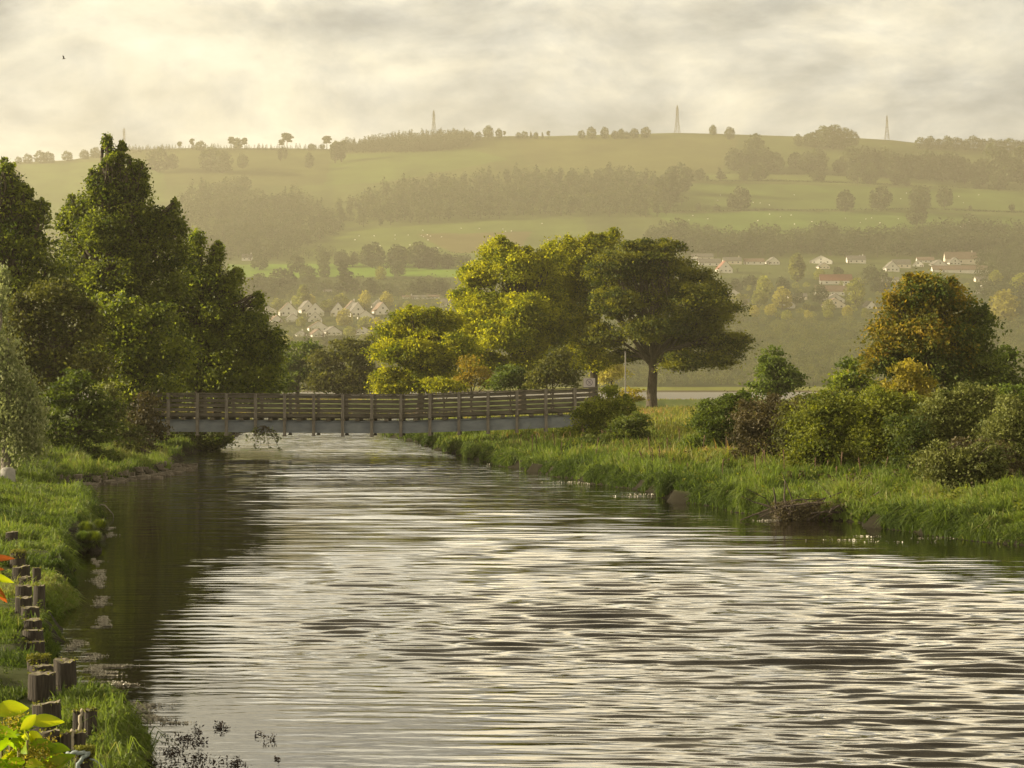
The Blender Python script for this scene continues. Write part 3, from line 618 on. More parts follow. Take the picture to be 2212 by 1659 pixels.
tree('tall_tree', 'dark leafy tree leaning right over the left end of the bridge', 'tree', 430, 118,
     [(425, 530, 14, 34), (412, 560, 30, 34), (462, 555, 8, 26), (472, 550, 7, 26), (450, 600, 36, 38), (400, 630, 52, 40), (508, 598, 16, 14), (495, 630, 26, 26), (470, 670, 56, 40), (560, 650, 9, 20), (552, 685, 24, 26), (530, 715, 48, 36),
      (590, 718, 18, 14), (595, 745, 20, 16), (570, 755, 34, 30), (500, 760, 66, 44), (420, 720, 70, 50), (560, 800, 50, 30), (480, 815, 80, 34), (600, 775, 12, 10), (390, 800, 60, 44), (520, 835, 70, 16), (350, 680, 50, 50)],
     M['left_leaf'], leaf=.165, clump=.55, per=84, tr=.34, seed=62, fork=.5, flat=.75, fill=1.45, depth=.85, twigs=3, shoots=30, sasp=1.6)
tree('tall_tree', 'dark tree at the far left edge, its crown below the tallest one', 'tree', 10, 100,
     [(8, 370, 12, 26), (18, 405, 24, 40), (-30, 430, 40, 60), (50, 440, 22, 34), (80, 462, 20, 26), (95, 450, 7, 16), (40, 500, 50, 44), (-20, 540, 60, 60), (70, 540, 44, 40), (30, 610, 66, 50), (-40, 650, 60, 60), (100, 590, 40, 36)],
     M['left_leaf'], leaf=.18, clump=.58, per=62, tr=.34, seed=63, fork=.5, flat=.75, fill=1.4, shoots=16, sasp=1.5)
tree('broadleaf_tree', 'olive brown tree below the tallest tree, at the left', 'tree', 110, 96,
     [(110, 650, 66, 44), (40, 690, 60, 44), (170, 700, 62, 46), (90, 750, 70, 46), (20, 770, 50, 44), (180, 790, 60, 46), (100, 830, 80, 44)],
     M['left_brown'], leaf=.17, clump=.58, per=66, tr=.28, seed=64, fork=.35, flat=.7, fill=1.4, shoots=8)
tree('broadleaf_tree', 'dark olive tree just left of the bridge end, below the tallest tree', 'tree', 290, 106,
     [(250, 680, 62, 42), (330, 700, 60, 44), (220, 750, 56, 44), (300, 770, 66, 46), (370, 770, 52, 46), (270, 840, 62, 46), (350, 845, 46, 40), (300, 900, 40, 34)],
     M['left_leaf'], leaf=.18, clump=.58, per=66, tr=.28, seed=65, fork=.35, flat=.7, fill=1.4, shoots=8)
tree('broadleaf_tree', 'deep green low tree filling the space behind the left end of the bridge rail', 'tree', 470, 126,
     [(420, 800, 50, 40), (470, 815, 60, 36), (530, 810, 50, 34), (585, 815, 40, 28), (450, 850, 60, 20), (540, 848, 70, 20), (380, 780, 40, 44)],
     M['left_green'], leaf=.20, clump=.6, per=66, tr=.2, seed=75, fork=.35, flat=.7, fill=1.3, shoots=6)
tree('bush', 'fresh green layered bush on the left bank, in front of the tall trees', 'bush', 175, 82,
     [(165, 820, 34, 24), (140, 850, 46, 26), (200, 870, 48, 30), (150, 900, 56, 34), (215, 930, 44, 34), (165, 960, 60, 34), (110, 930, 36, 34), (225, 985, 36, 22), (130, 985, 40, 20)],
     M['left_green'], leaf=.15, clump=.50, per=75, tr=.10, seed=66, stems=4, fork=.3, flat=.35, up=.6)
tree('bush', 'pale leaved shrub with upright shoots between the layered green bush and the bridge end', 'bush', 245, 88,
     [(240, 840, 10, 24), (232, 870, 16, 26), (255, 880, 14, 26), (245, 920, 24, 30), (290, 940, 26, 26), (270, 975, 30, 22)],
     M['gorse'], leaf=.14, clump=.4, per=55, tr=.07, seed=67, stems=4, fork=.3)
tree('bush', 'reddish undergrowth at the foot of the bridge end on the left bank', 'bush', 300, 92,
     [(312, 872, 22, 26), (322, 905, 20, 22), (305, 905, 30, 24), (330, 935, 30, 22), (290, 960, 30, 24), (320, 972, 26, 16)],
     M['bramble'], leaf=.14, clump=.4, per=55, tr=.06, seed=68, stems=4, fork=.3)
tree('bush', 'dark overhanging bush on the left bank under the bridge', 'bush', 400, 112,
     [(400, 945, 44, 22), (440, 955, 46, 20), (470, 948, 34, 16), (380, 965, 36, 18), (430, 972, 50, 10)],
     M['autumn_green'], leaf=.16, clump=.45, per=70, tr=.09, seed=69, stems=4, fork=.3, z0=.0)
tree('willow_tree', 'pale silvery green willow at the far left edge above the grass', 'tree', 14, 66,
     [(10, 760, 26, 26), (-20, 800, 40, 50), (25, 810, 26, 30), (55, 845, 24, 22), (20, 870, 44, 40), (68, 890, 22, 34), (40, 930, 40, 36), (75, 945, 18, 30), (0, 930, 40, 40), (-30, 700, 30, 60), (4, 620, 9, 60)],
     M['willow'], leaf=.11, clump=.42, per=120, tr=.16, seed=70, fork=.6, flat=1.3, droop=2.5, up=.1, bark='bark_pale')
# bough hanging under the bridge
def hanging_bough():
    rng = np.random.default_rng(3); base = W(572, 930, 104)
    t = thing('hanging_branch', 'leafy branch end hanging below the bridge girder over the water', 'branch', base)
    mb = MB(); tips = []
    for k in range(14):
        e = base + np.array([rng.uniform(-1.0, .9), rng.uniform(-.4, .4), rng.uniform(-1.0, -.1)])
        p = limb_path(base + (0, 0, .25), e, rng, 5, -.1); mb.tube(p, np.linspace(.02, .006, 5), 4); tips += [p[2], p[3], p[4]]
    mb.build('twigs', M['bark'], t, rel=base)
    T = np.array(tips); P = T[rng.integers(0, len(T), 420)] + rng.normal(0, .08, (420, 3))
    V, F, v = leaves(P - base, .12, rng)
    obj('leaves', mesh_np('leaves', V, F, attrs={'v': v}, mats=[M['autumn_green']]), t)
hanging_bough()

# ================================================================== bridge
BY = 105.0
BX = [300, 340, 600, 870, 1060, 1110, 1240, 1300]
BT = [848, 848, 850.5, 852, 845.5, 843.5, 838, 835]
def btop(x): return CAMZ + (HY - np.interp(x, BX, BT)) / FD * BY
def bx(x): return (x - CX) / FD * BY
def build_bridge():
    base = np.array([bx(320), BY, btop(320) - 2.0])
    t = thing('footbridge', 'timber railed footbridge on a blue-grey steel girder crossing the river', 'footbridge', base)
    xs = np.linspace(302, 1292, 34)
    def strip(name, y0, y1, z0, z1, mat, x0=302, x1=1292):
        q = xs[(xs > x0) & (xs < x1)]; q = np.concatenate([[x0], q, [x1]])
        V = []; 
        for x in q:
            zt = btop(x)
            for (a, b) in ((y0, z0), (y1, z0), (y1, z1), (y0, z1)): V.append((bx(x), BY + a, zt + b))
        F = [[4 * i + k, 4 * (i + 1) + k, 4 * (i + 1) + (k + 1) % 4, 4 * i + (k + 1) % 4] for i in range(len(q) - 1) for k in range(4)]
        F += [[0, 1, 2, 3], [4 * len(q) - 1, 4 * len(q) - 2, 4 * len(q) - 3, 4 * len(q) - 4]]
        return obj(name, mesh_np(name, np.array(V) - base, F, mats=[mat]), t)
    posts = [365 + 62.65 * k for k in range(-1, 15)]
    for side, yo in ((0, 0.0), (1, 2.3)):
        s = -1 if side == 0 else 1
        # girder: web with flanges
        web = strip('girder', yo - .06, yo + .06, -2.0, -1.45, M['steel'])
        strip('girder_flange', yo - .14, yo + .14, -2.04, -2.002, M['steel']); strip('girder_flange', yo - .14, yo + .14, -1.448, -1.41, M['steel'])
        ry0, ry1 = (yo - .02, yo + .02)
        for k in range(5):
            z1 = -.075 - k * .245
            strip('rail', ry0, ry1, z1 - .165, z1, M['wood_weathered'])
        strip('handrail', yo - .10, yo + .10, -.05, 0.0, M['wood_weathered'])
        for x in posts:
            zt = btop(x); mb = MB()
            mb.box((bx(x), BY + yo + s * .215, zt - 1.085), (.15, .14, 2.13))
            mb.box((bx(x), BY + yo + s * .085, zt - .65), (.13, .12, 1.1))
            mb.box((bx(x), BY + yo + s * .20, zt - 2.19), (.20, .18, .07))
            mb.build('post', M['wood_post'], t, rel=base)
    for x in np.arange(334, 1285, 62.65 / 2):
        mb = MB(); mb.box((bx(x), BY + 1.15, btop(x) - 1.345), (.22, 2.9, .125)); mb.build('cross_bearer', M['wood_weathered'], t, rel=base)
    strip('deck', .12, 2.18, -1.28, -1.22, M['wood_weathered'])
    for x in (306, 1286):
        mb = MB(); mb.box((bx(x), BY + 1.15, btop(x) - 3.1), (1.2, 3.4, 2.1)); mb.build('abutment', M['concrete'], t, rel=base)
build_bridge()
def build_sign():
    Yq = 107.5; c = W(1273, 827, Yq); base = np.array([c[0], Yq, float(ground_z(c[0], Yq))])
    t = thing('warning_sign', 'small faded sign with a circled symbol at the right end of the bridge', 'sign', base)
    mb = MB(); mb.box((c[0], Yq, c[2]), (.62, .03, .50)); mb.build('board', M['sign_white'], t, rel=base)
    mb = MB()
    n = 28; r0, r1 = .15, .185; cc = c + (0, -.019, .03)
    V = []; 
    for k in range(n):
        a = 2 * math.pi * k / n
        for r in (r0, r1): V.append(cc + (r * math.cos(a), 0, r * math.sin(a)))
    mb.add(V, [(2 * k, 2 * k + 1, (2 * k + 3) % (2 * n), (2 * k + 2) % (2 * n)) for k in range(n)])
    s = .7071
    mb.box(cc + (0, -.001, 0), (.31, .004, .03), ax=[(s, 0, -s), (0, 1, 0), (s, 0, s)])
    mb.box(cc + (-.02, .001, -.02), (.03, .004, .17)); mb.box(cc + (.04, .001, .03), (.03, .004, .12))
    mb.build('symbol', M['sign_mark'], t, rel=base)
    mb = MB(); mb.box((c[0], Yq + .06, (c[2] + base[2]) / 2), (.07, .07, c[2] - base[2] + .3)); mb.build('sign_post', M['wood_post'], t, rel=base)
build_sign()
def build_pole():
    Yq = 128; a = W(1351, 868, Yq); b = W(1351, 762, Yq); z = float(ground_z(a[0], Yq)) - .2
    base = np.array([a[0], Yq, z]); t = thing('marker_pole', 'thin pale pole standing left of the dome-crowned tree trunk', 'pole', base)
    mb = MB(); mb.tube([(a[0], Yq, z), (a[0], Yq, b[2])], [.05, .04], 8); mb.build('shaft', M['pole'], t, rel=base, smooth=True)
    mb = MB(); mb.tube([(a[0], Yq, b[2] + .002), (a[0], Yq, b[2] + .08)], [.055, .03], 8); mb.build('cap', M['pole'], t, rel=base, smooth=True)
build_pole()

# ================================================================== far trees
def far_proto(kind, seed, n=800):
    rng = np.random.default_rng(seed); P = []
    if kind == 'round': L = [(0, .56, .42, .32), (-.24, .44, .26, .24), (.25, .46, .26, .24), (0, .26, .42, .20), (.07, .80, .24, .17), (-.17, .72, .22, .17), (.22, .24, .24, .15), (-.22, .22, .24, .15)]
    elif kind == 'wide': L = [(0, .5, .5, .3), (-.35, .42, .26, .24), (.36, .44, .26, .26), (0, .3, .5, .2), (.1, .72, .28, .2), (-.2, .68, .22, .18)]
    elif kind == 'pine': L = [(0, .86, .22, .10), (-.12, .72, .18, .07), (.14, .74, .16, .08), (.02, .60, .20, .06), (-.14, .5, .12, .05), (.12, .46, .10, .05)]
    elif kind == 'tall': L = [(0, .3, .18, .2), (0, .5, .2, .24), (.02, .72, .17, .2), (0, .88, .1, .12), (-.08, .55, .16, .16)]
    elif kind == 'cone': L = [(0, .2 + .1 * k, .26 * (1 - k / 8.5), .07) for k in range(8)]
    else: L = [(0, .5, .55, .45), (.3, .4, .3, .3), (-.3, .42, .3, .3)]
    w = np.array([l[2] * l[3] for l in L]); w /= w.sum()
    for l, q in zip(L, w):
        m = int(n * q) + 6; d = rng.normal(size=(m, 3)); d /= np.linalg.norm(d, axis=1)[:, None]
        P.append(d * rng.uniform(.45, 1, (m, 1)) ** .5 * (l[2], l[2] * .9, l[3]) + (l[0], rng.normal(0, .04), l[1]))
    P = np.concatenate(P)
    V, F, v = leaves(P, .095 if kind != 'cone' else .07, rng, up=.4, asp=.8, var=fbm(P[:, 0] * 5, P[:, 2] * 5, seed))
    n0 = len(V); tv = []
    for z, r in ((-.03, .028), (.35, .018), (.62, .008)): tv += [(r * math.cos(a), r * math.sin(a), z) for a in (0, 1.57, 3.14, 4.71)]
    tf = [(n0 + 4 * i + k, n0 + 4 * i + (k + 1) % 4, n0 + 4 * i + 4 + (k + 1) % 4, n0 + 4 * i + 4 + k) for i in range(2) for k in range(4)]
    V = np.vstack([V, tv]); F = np.vstack([F, tf]); v = np.concatenate([v, np.full(12, .5)])
    return V, F, v, np.concatenate([np.zeros(len(F) - 8, int), np.ones(8, int)])
PROTO = {}
def far_mesh(kind, mat):
    k = (kind, mat)
    if k not in PROTO:
        PROTO[k] = []
        for sd_ in (1, 2):
            V, F, v, mi = far_proto(kind, sd_ * 7 + len(kind))
            PROTO[k].append(mesh_np(kind + '_tree', V, F, attrs={'v': v}, mats=[M[mat], M['bark']], midx=mi))
    return PROTO[k]
frng = np.random.default_rng(99)
def far_tree(x, y, h, kind, label, mat='hill_leaf', wide=1.0, group=None, name=None):
    p = hill(x, y); s = h / FD * p[1]; me = far_mesh(kind, mat)[frng.integers(0, 2)]
    nm = name or {'round': 'broadleaf_tree', 'wide': 'broadleaf_tree', 'pine': 'pine_tree', 'tall': 'poplar_tree', 'cone': 'conifer_tree', 'bush': 'bush'}[kind]
    o = obj(nm, me, None, p - (0, 0, .3)); s2 = s / .93
    o.scale = (s2 * wide, s2 * wide, s2); o.rotation_euler = (0, 0, frng.uniform(0, 6.28))
    return tag(o, label, 'bush' if kind == 'bush' else 'tree', group)
ORD = ['first', 'second', 'third', 'fourth', 'fifth', 'sixth', 'seventh', 'eighth', 'ninth', 'tenth', 'eleventh', 'twelfth', 'thirteenth', 'fourteenth', 'fifteenth', 'sixteenth',
       'seventeenth', 'eighteenth', 'nineteenth', 'twentieth']
LOOK = {'round': 'rounded dark tree', 'wide': 'broad dark tree', 'pine': 'flat-topped pine', 'tall': 'tall narrow tree', 'cone': 'pointed conifer', 'bush': 'low dark bush'}
def row(where, group, items, mat='hill_leaf', look=None):
    items = sorted(items, key=lambda q: q[0])
    for i, it in enumerate(items):
        x, y, h, kind = it[:4]; wd = it[4] if len(it) > 4 else 1.0; mt = it[5] if len(it) > 5 else mat
        lk = (look or {}).get(kind, LOOK[kind])
        if mt == 'garden_gold': lk = 'golden ' + {'round': 'rounded tree', 'wide': 'broad tree', 'tall': 'narrow tree', 'bush': 'bush', 'cone': 'conical tree'}[kind]
        elif mt == 'garden_leaf': lk = 'light green ' + {'round': 'rounded tree', 'wide': 'broad tree', 'tall': 'narrow tree', 'bush': 'bush', 'cone': 'conical tree'}[kind]
        far_tree(x, y, h, kind, '%s %s, %s from the left' % (lk, where, ORD[i]), mt, wd, group)
row('on the hazy skyline at the far left', 'trees on the far left skyline',
    [(40, 354, 16, 'round'), (60, 354, 22, 'round'), (88, 353, 27, 'round', 1.2), (106, 352, 24, 'round'), (145, 348, 22, 'round', 1.1), (182, 345, 22, 'round'), (206, 342, 24, 'round', 1.1)])
row('on the skyline left of the plantation', 'scattered skyline trees left of the plantation',
    [(343, 328, 12, 'round'), (388, 322, 16, 'pine', 1.3), (414, 322, 22, 'pine'), (433, 326, 22, 'round', 1.2), (500, 322, 26, 'pine'), (514, 322, 24, 'round', 1.2), (528, 322, 24, 'pine'),
     (458, 332, 12, 'round'), (608, 322, 20, 'pine', 1.3), (620, 322, 34, 'pine', 1.3), (674, 324, 14, 'round', 1.4), (696, 322, 12, 'bush'), (706, 322, 28, 'pine', 1.2)])
row('on the upper slope below the left skyline', 'trees on the upper left slope',
    [(342, 372, 50, 'round', 1.2), (372, 366, 34, 'round'), (455, 370, 52, 'round', 1.1), (480, 374, 48, 'round', 1.2), (524, 364, 32, 'round'), (606, 348, 28, 'tall'), (616, 344, 24, 'tall'),
     (668, 364, 34, 'round', .8), (724, 352, 44, 'tall', 1.2), (738, 350, 44, 'tall', 1.2)])
row('on the crest right of the plantation', 'crest trees right of the plantation',
    [(1018, 306, 22, 'round'), (1034, 302, 18, 'round'), (1055, 300, 28, 'round', 1.1), (1078, 298, 20, 'round'), (1090, 297, 14, 'pine')])
row('in the small crest row right of the plantation', 'small crest row',
    [(1120, 299, 14, 'round'), (1133, 299, 16, 'round'), (1147, 299, 15, 'cone'), (1158, 300, 15, 'round'), (1172, 299, 14, 'cone'), (1184, 300, 17, 'pine')])
row('in the crest row by the tallest pylon', 'crest row by the tallest pylon',
    [(1256, 299, 18, 'round'), (1278, 300, 26, 'round', 1.0), (1306, 300, 26, 'round', .8), (1328, 300, 18, 'round'), (1342, 300, 22, 'round'), (1354, 300, 16, 'round'), (1370, 299, 22, 'round'), (1395, 298, 24, 'round', 1.1)])
far_tree(1540, 292, 22, 'round', 'small round tree, left one of the crest pair right of the tallest pylon')
far_tree(1576, 302, 28, 'round', 'leaning dark tree, right one of the crest pair right of the tallest pylon', wide=.9)
row('in the dense crest clump near the rightmost pylon', 'dense crest clump',
    [(1724, 316, 26, 'round'), (1745, 316, 28, 'round'), (1762, 320, 38, 'round'), (1780, 322, 50, 'round'), (1800, 322, 52, 'round'), (1820, 322, 46, 'round'), (1836, 316, 36, 'round', 1.1)])
row('in the skyline row at the far right', 'skyline row at the far right',
    [(1990 + 19 * k, 322 + k * .6, [26, 28, 24, 30, 28, 24, 32, 26, 28, 26, 30, 26, 28][k], 'round', 1.15) for k in range(13)])
row('in the upper hedge line on the right-hand slope', 'trees of the upper hedge line',
    [(1586, 370, 50, 'round'), (1612, 368, 44, 'round'), (1630, 362, 70, 'round', .9), (1650, 372, 54, 'round'), (1672, 374, 46, 'round'), (1718, 364, 36, 'round', .9), (1745, 372, 44, 'round'),
     (1768, 374, 52, 'round'), (1811, 374, 28, 'round', 1.2), (1842, 378, 60, 'round'), (1868, 382, 66, 'round'), (1893, 382, 58, 'round'), (1915, 386, 66, 'round', .9), (1940, 386, 52, 'round')])
row('in the right half of the upper hedge line', 'trees of the upper hedge line, right half',
    [(1962, 388, 56, 'round'), (1985, 389, 58, 'round'), (2008, 391, 64, 'round', 1.05), (2036, 392, 62, 'round'), (2062, 394, 64, 'round'), (2084, 396, 52, 'round'), (2122, 400, 56, 'round'),
     (2148, 402, 90, 'round', .8), (2168, 404, 62, 'round'), (2204, 400, 84, 'round', .75)])
row('on the thin hedge below the upper hedge line', 'trees on the thin hedge',
    [(1440, 446, 74, 'round', .9), (1464, 420, 66, 'round', 1.0), (1487, 396, 34, 'round'), (1512, 390, 26, 'round'), (1556, 390, 28, 'cone', 1.6), (1608, 390, 30, 'round'), (1640, 390, 38, 'round', 1.1), (1528, 390, 12, 'bush', .6),
     (1752, 390, 18, 'pine'), (1768, 392, 26, 'round', 1.2), (1852, 396, 46, 'wide', .9), (1880, 398, 44, 'round'), (1937, 400, 34, 'round'), (1958, 402, 24, 'round'), (2108, 408, 24, 'round'), (2156, 412, 44, 'round')])
row('standing in the middle field on the right-hand slope', 'trees in the middle field',
    [(1508, 454, 16, 'bush', .7), (1548, 456, 16, 'bush', .8), (1582, 450, 32, 'round', .8), (1600, 455, 52, 'round', .9), (1826, 457, 46, 'round', 1.05), (1903, 453, 50, 'round', 1.15), (1986, 458, 58, 'round', 1.0),
     (1980, 488, 50, 'round', .9), (2040, 449, 46, 'round', .9), (2096, 455, 12, 'bush', .6), (2185, 456, 16, 'bush', .9)])
row('in the rounded belt below the sheep field', 'belt below the sheep field',
    [(700, 578, 40, 'round'), (738, 578, 38, 'round'), (762, 576, 32, 'cone', 1.3), (805, 578, 54, 'round', 1.1), (858, 578, 50, 'round', 1.1), (905, 580, 56, 'round', 1.3), (935, 580, 46, 'round'), (968, 580, 30, 'round', 1.4), (1000, 584, 34, 'wide')])
row('below the bright green left field', 'trees below the bright field',
    [(560, 630, 40, 'round', 1.3), (610, 625, 46, 'round', 1.4), (665, 612, 40, 'round', 1.2), (700, 600, 34, 'round'), (748, 636, 72, 'cone', 1.6), (800, 640, 40, 'round'), (822, 606, 30, 'round', 1.1, 'garden_leaf'), (860, 600, 36, 'wide', .8), (905, 640, 44, 'wide'), (950, 638, 40, 'wide'), (560, 585, 36, 'wide'),
     (640, 590, 40, 'round'), (545, 640, 40, 'round')])
row('among the houses of the left village', 'garden trees of the left village',
    [(530, 690, 34, 'round', 1, 'garden_leaf'), (560, 700, 28, 'round', 1.2, 'garden_leaf'), (600, 670, 26, 'round', 1.2, 'garden_leaf'), (655, 670, 52, 'tall', 1.4, 'garden_leaf'), (640, 660, 22, 'bush', 1, 'garden_leaf'), (672, 662, 26, 'round', 1, 'garden_gold'),
     (708, 672, 26, 'round', 1.3, 'garden_leaf'), (735, 668, 34, 'round', 1.2, 'garden_leaf'), (788, 668, 40, 'round', .9, 'garden_gold'), (835, 664, 34, 'round', 1.1, 'garden_gold'), (880, 674, 24, 'round', 1.1, 'garden_leaf'), (690, 712, 20, 'bush', 1, 'garden_leaf'),
     (650, 706, 22, 'round', 1.3, 'garden_leaf'), (744, 706, 40, 'round', 1, 'garden_gold'), (790, 712, 30, 'round', 1.2, 'garden_leaf'), (815, 706, 22, 'round', 1, 'garden_gold'), (755, 728, 24, 'round', 1.3, 'garden_leaf'), (840, 728, 26, 'wide', 1, 'garden_leaf')])
row('in front of the left village houses', 'trees in front of the left village',
    [(620, 752, 30, 'round', 1.3, 'garden_leaf'), (660, 748, 22, 'round', 1.3), (700, 752, 26, 'wide', 1), (740, 748, 24, 'round', 1.3), (790, 748, 30, 'wide', 1, 'garden_leaf'), (830, 756, 34, 'wide', 1), (870, 754, 34, 'wide', 1, 'garden_leaf'), (940, 700, 34, 'wide', 1), (580, 756, 36, 'wide', 1)])
row('among the houses of the right village', 'garden trees of the right village',
    [(1560, 640, 26, 'round', 1.1, 'garden_leaf'), (1590, 632, 32, 'wide', 1), (1620, 622, 30, 'wide', 1), (1650, 640, 44, 'round', 1, 'garden_leaf'), (1690, 630, 34, 'wide', 1), (1722, 612, 62, 'tall', 1.3, 'garden_leaf'), (1640, 664, 40, 'wide', .8, 'garden_leaf'),
     (1600, 660, 26, 'round', 1.2, 'garden_leaf'), (1690, 668, 48, 'round', 1, 'garden_gold'), (1722, 660, 34, 'wide', 1), (1770, 606, 26, 'round', 1.2, 'garden_leaf'), (1810, 600, 26, 'wide', 1), (1770, 655, 40, 'round', 1), (1848, 665, 64, 'round', .9, 'garden_leaf'),
     (1880, 612, 40, 'round', 1.1), (1900, 634, 52, 'round', 1), (1790, 680, 34, 'round', 1, 'garden_leaf')])
row('along the lower edge of the right village', 'trees along the lower edge of the right village',
    [(1630, 686, 26, 'round', 1.2, 'garden_gold'), (1665, 682, 26, 'round', 1.2, 'garden_gold'), (1560, 690, 30, 'wide', 1, 'garden_leaf'), (1595, 690, 24, 'round', 1.2, 'garden_leaf'), (1700, 692, 24, 'wide', 1, 'garden_leaf'), (1745, 690, 22, 'wide', 1, 'garden_gold'), (1790, 688, 20, 'wide', 1, 'garden_leaf'),
     (1830, 684, 24, 'round', 1.3, 'garden_gold'), (1870, 690, 26, 'wide', 1, 'garden_leaf'), (2170, 700, 74, 'round', 1.2, 'garden_gold'), (2130, 690, 30, 'wide', 1, 'garden_leaf'), (2205, 640, 50, 'round', 1.1, 'garden_leaf'), (2150, 620, 36, 'round', 1.1, 'garden_leaf')])

def wood(name, label, region, spacing, h, kinds, mat, n=210, seed=0):
    "a mass of far trees nobody could count, one object"
    rng = np.random.default_rng(seed); P = np.array(region, float)
    (x0, y0), (x1, y1) = P.min(0), P.max(0)
    pts = [(x, y) for y in np.arange(y0, y1, spacing * .62) for x in np.arange(x0, x1, spacing)]
    pts = np.array(pts) + rng.uniform(-.45, .45, (len(pts), 2)) * (spacing, spacing * .6)
    pts = pts[inpoly(pts[:, 0], pts[:, 1], [tuple(q) for q in region])]
    VV, FF, vv, mm = [], [], [], []; off = 0
    lib = [far_proto(k, seed * 3 + i, n) for i, k in enumerate(kinds)]
    for (x, y) in pts:
        V, F, v, mi = lib[rng.integers(0, len(lib))]; p = hill(x, y); s = h * rng.uniform(.75, 1.25) / FD * p[1]
        a = rng.uniform(0, 6.28); ca, sa = math.cos(a), math.sin(a)
        q = V @ np.array([[ca, sa, 0], [-sa, ca, 0], [0, 0, 1]]) * s * np.array([1.15, 1.15, 1]) + p
        VV.append(q); FF.append(F + off); vv.append(np.clip(v + rng.normal(0, .2), 0, 1)); mm.append(mi); off += len(V)
    me = mesh_np(name, np.concatenate(VV), np.concatenate(FF), attrs={'v': np.concatenate(vv)}, mats=[M[mat], M['bark']], midx=np.concatenate(mm))
    return tag(obj(name, me, kind='stuff'), label, 'woodland')
wood('conifer_plantation', 'dark conifer plantation along the hill crest left of the middle pylon', [(735, 322), (850, 306), (1012, 296), (1010, 318), (960, 328), (740, 332)], 5.5, 22, ['cone', 'cone', 'round'], 'hill_conifer', 150, 1)
wood('conifer_plantation', 'thin line of conifer tops on the left skyline', [(270, 324), (400, 321), (700, 322), (700, 326), (400, 326), (270, 334)], 5.5, 12, ['cone'], 'hill_conifer', 110, 2)
wood('hillside_wood', 'wide dark wood across the middle of the hillside', [(825, 420), (900, 408), (1000, 398), (1150, 385), (1250, 392), (1330, 384), (1420, 400), (1480, 440), (1440, 470), (1240, 468), (1000, 474), (840, 492), (760, 490), (720, 470)], 17, 34, ['round', 'wide', 'cone', 'tall'], 'hill_leaf', 190, 3)
wood('hillside_wood', 'hazy dark wood descending the left part of the hillside', [(400, 425), (470, 410), (535, 402), (540, 440), (640, 430), (720, 470), (760, 492), (690, 525), (600, 560), (500, 565), (420, 560), (380, 480)], 17, 34, ['round', 'wide', 'cone'], 'hill_leaf', 190, 4)
wood('hillside_wood', 'dark tree belt above the right village', [(1420, 510), (1500, 512), (1560, 520), (1650, 516), (1700, 532), (1800, 512), (1900, 524), (1990, 515), (2060, 505), (2230, 505), (2260, 560), (2230, 580), (2150, 552), (1900, 556), (1500, 556), (1400, 560), (1400, 520)], 17, 38, ['round', 'wide'], 'hill_leaf', 200, 5)
wood('hillside_wood', 'hazy wood at the right edge beside the village', [(2120, 560), (2240, 560), (2260, 680), (2180, 690), (2110, 640)], 18, 34, ['round', 'wide'], 'hill_leaf', 200, 6)
wood('hillside_wood', 'dark wood behind the bright green field at the left', [(470, 560), (700, 560), (820, 588), (1010, 580), (1020, 560), (980, 556), (760, 560), (690, 545), (600, 556)], 17, 26, ['round', 'wide'], 'hill_leaf', 160, 7)
wood('shore_wood', 'hazy steep wooded bank above the far shore of the firth', [(1400, 700), (1500, 694), (1700, 696), (1880, 700), (2260, 706), (2300, 836), (1300, 836), (1300, 720)], 17, 22, ['wide', 'bush', 'round'], 'shore_leaf_hazed', 150, 8)
wood('shore_wood', 'hazy trees below the left village above the firth', [(460, 745), (640, 752), (900, 745), (1100, 745), (1300, 760), (1300, 836), (460, 836)], 20, 24, ['wide', 'round'], 'shore_leaf_hazed', 140, 9)
wood('village_trees', 'mixed garden greenery filling the gaps of the left village', [(500, 640), (960, 630), (980, 740), (500, 744)], 16, 13, ['round', 'bush', 'wide'], 'shore_leaf_hazed', 90, 10)
wood('village_trees', 'mixed garden greenery filling the gaps of the right village', [(1480, 585), (1900, 590), (2120, 600), (2130, 694), (1480, 694)], 17, 8, ['round', 'bush', 'wide'], 'shore_leaf_hazed', 100, 11)
wood('village_trees', 'light green sunlit garden trees spread through the right village', [(1500, 600), (1880, 604), (2120, 620), (2130, 690), (1480, 692)], 34, 15, ['round', 'wide'], 'garden_leaf', 220, 13)
wood('village_trees', 'dark trees standing behind the roofs of the left village', [(500, 622), (980, 620), (980, 640), (500, 645)], 18, 26, ['round', 'wide'], 'hill_leaf', 150, 12)

# hedges
def hedge(label, pts, th=3.2):
    rng = np.random.default_rng(int(pts[0][0])); P = []
    for (a, b) in zip(pts[:-1], pts[1:]):
        n = int(abs(b[0] - a[0]) * 2.2); t = rng.random(n); x = a[0] + (b[0] - a[0]) * t; y = a[1] + (b[1] - a[1]) * t
        q = hill(x, y); hh = th / FD * q[:, 1]
        P.append(q + np.stack([rng.normal(0, .5, n), rng.normal(0, .7, n), rng.random(n) * hh * (.5 + .7 * vn(x * .08, x * 0, 3))], -1))
    P = np.concatenate(P); base = P[0].copy(); base[2] -= 1
    V, F, v = leaves(P - base, 1.2, rng, asp=.8)
    return tag(obj('hedge', mesh_np('hedge', V, F, attrs={'v': v}, mats=[M['hill_leaf']]), None, base), label, 'hedge')
hedge('long thin dark hedge crossing the right slope below the upper tree line', [(1495, 391), (1700, 391), (1900, 399), (2100, 407), (2225, 412)])
hedge('long thin dark hedge crossing the right slope under the middle field trees', [(1420, 457), (1600, 456), (1900, 454), (2000, 451), (2100, 456), (2225, 460)], 4)
hedge('faint hedge along the top of the pale strip field on the right slope', [(1560, 374), (1760, 377), (1900, 385)], 3)
hedge('short faint hedge below the lowest field on the right slope', [(1690, 500), (1860, 500)], 2)

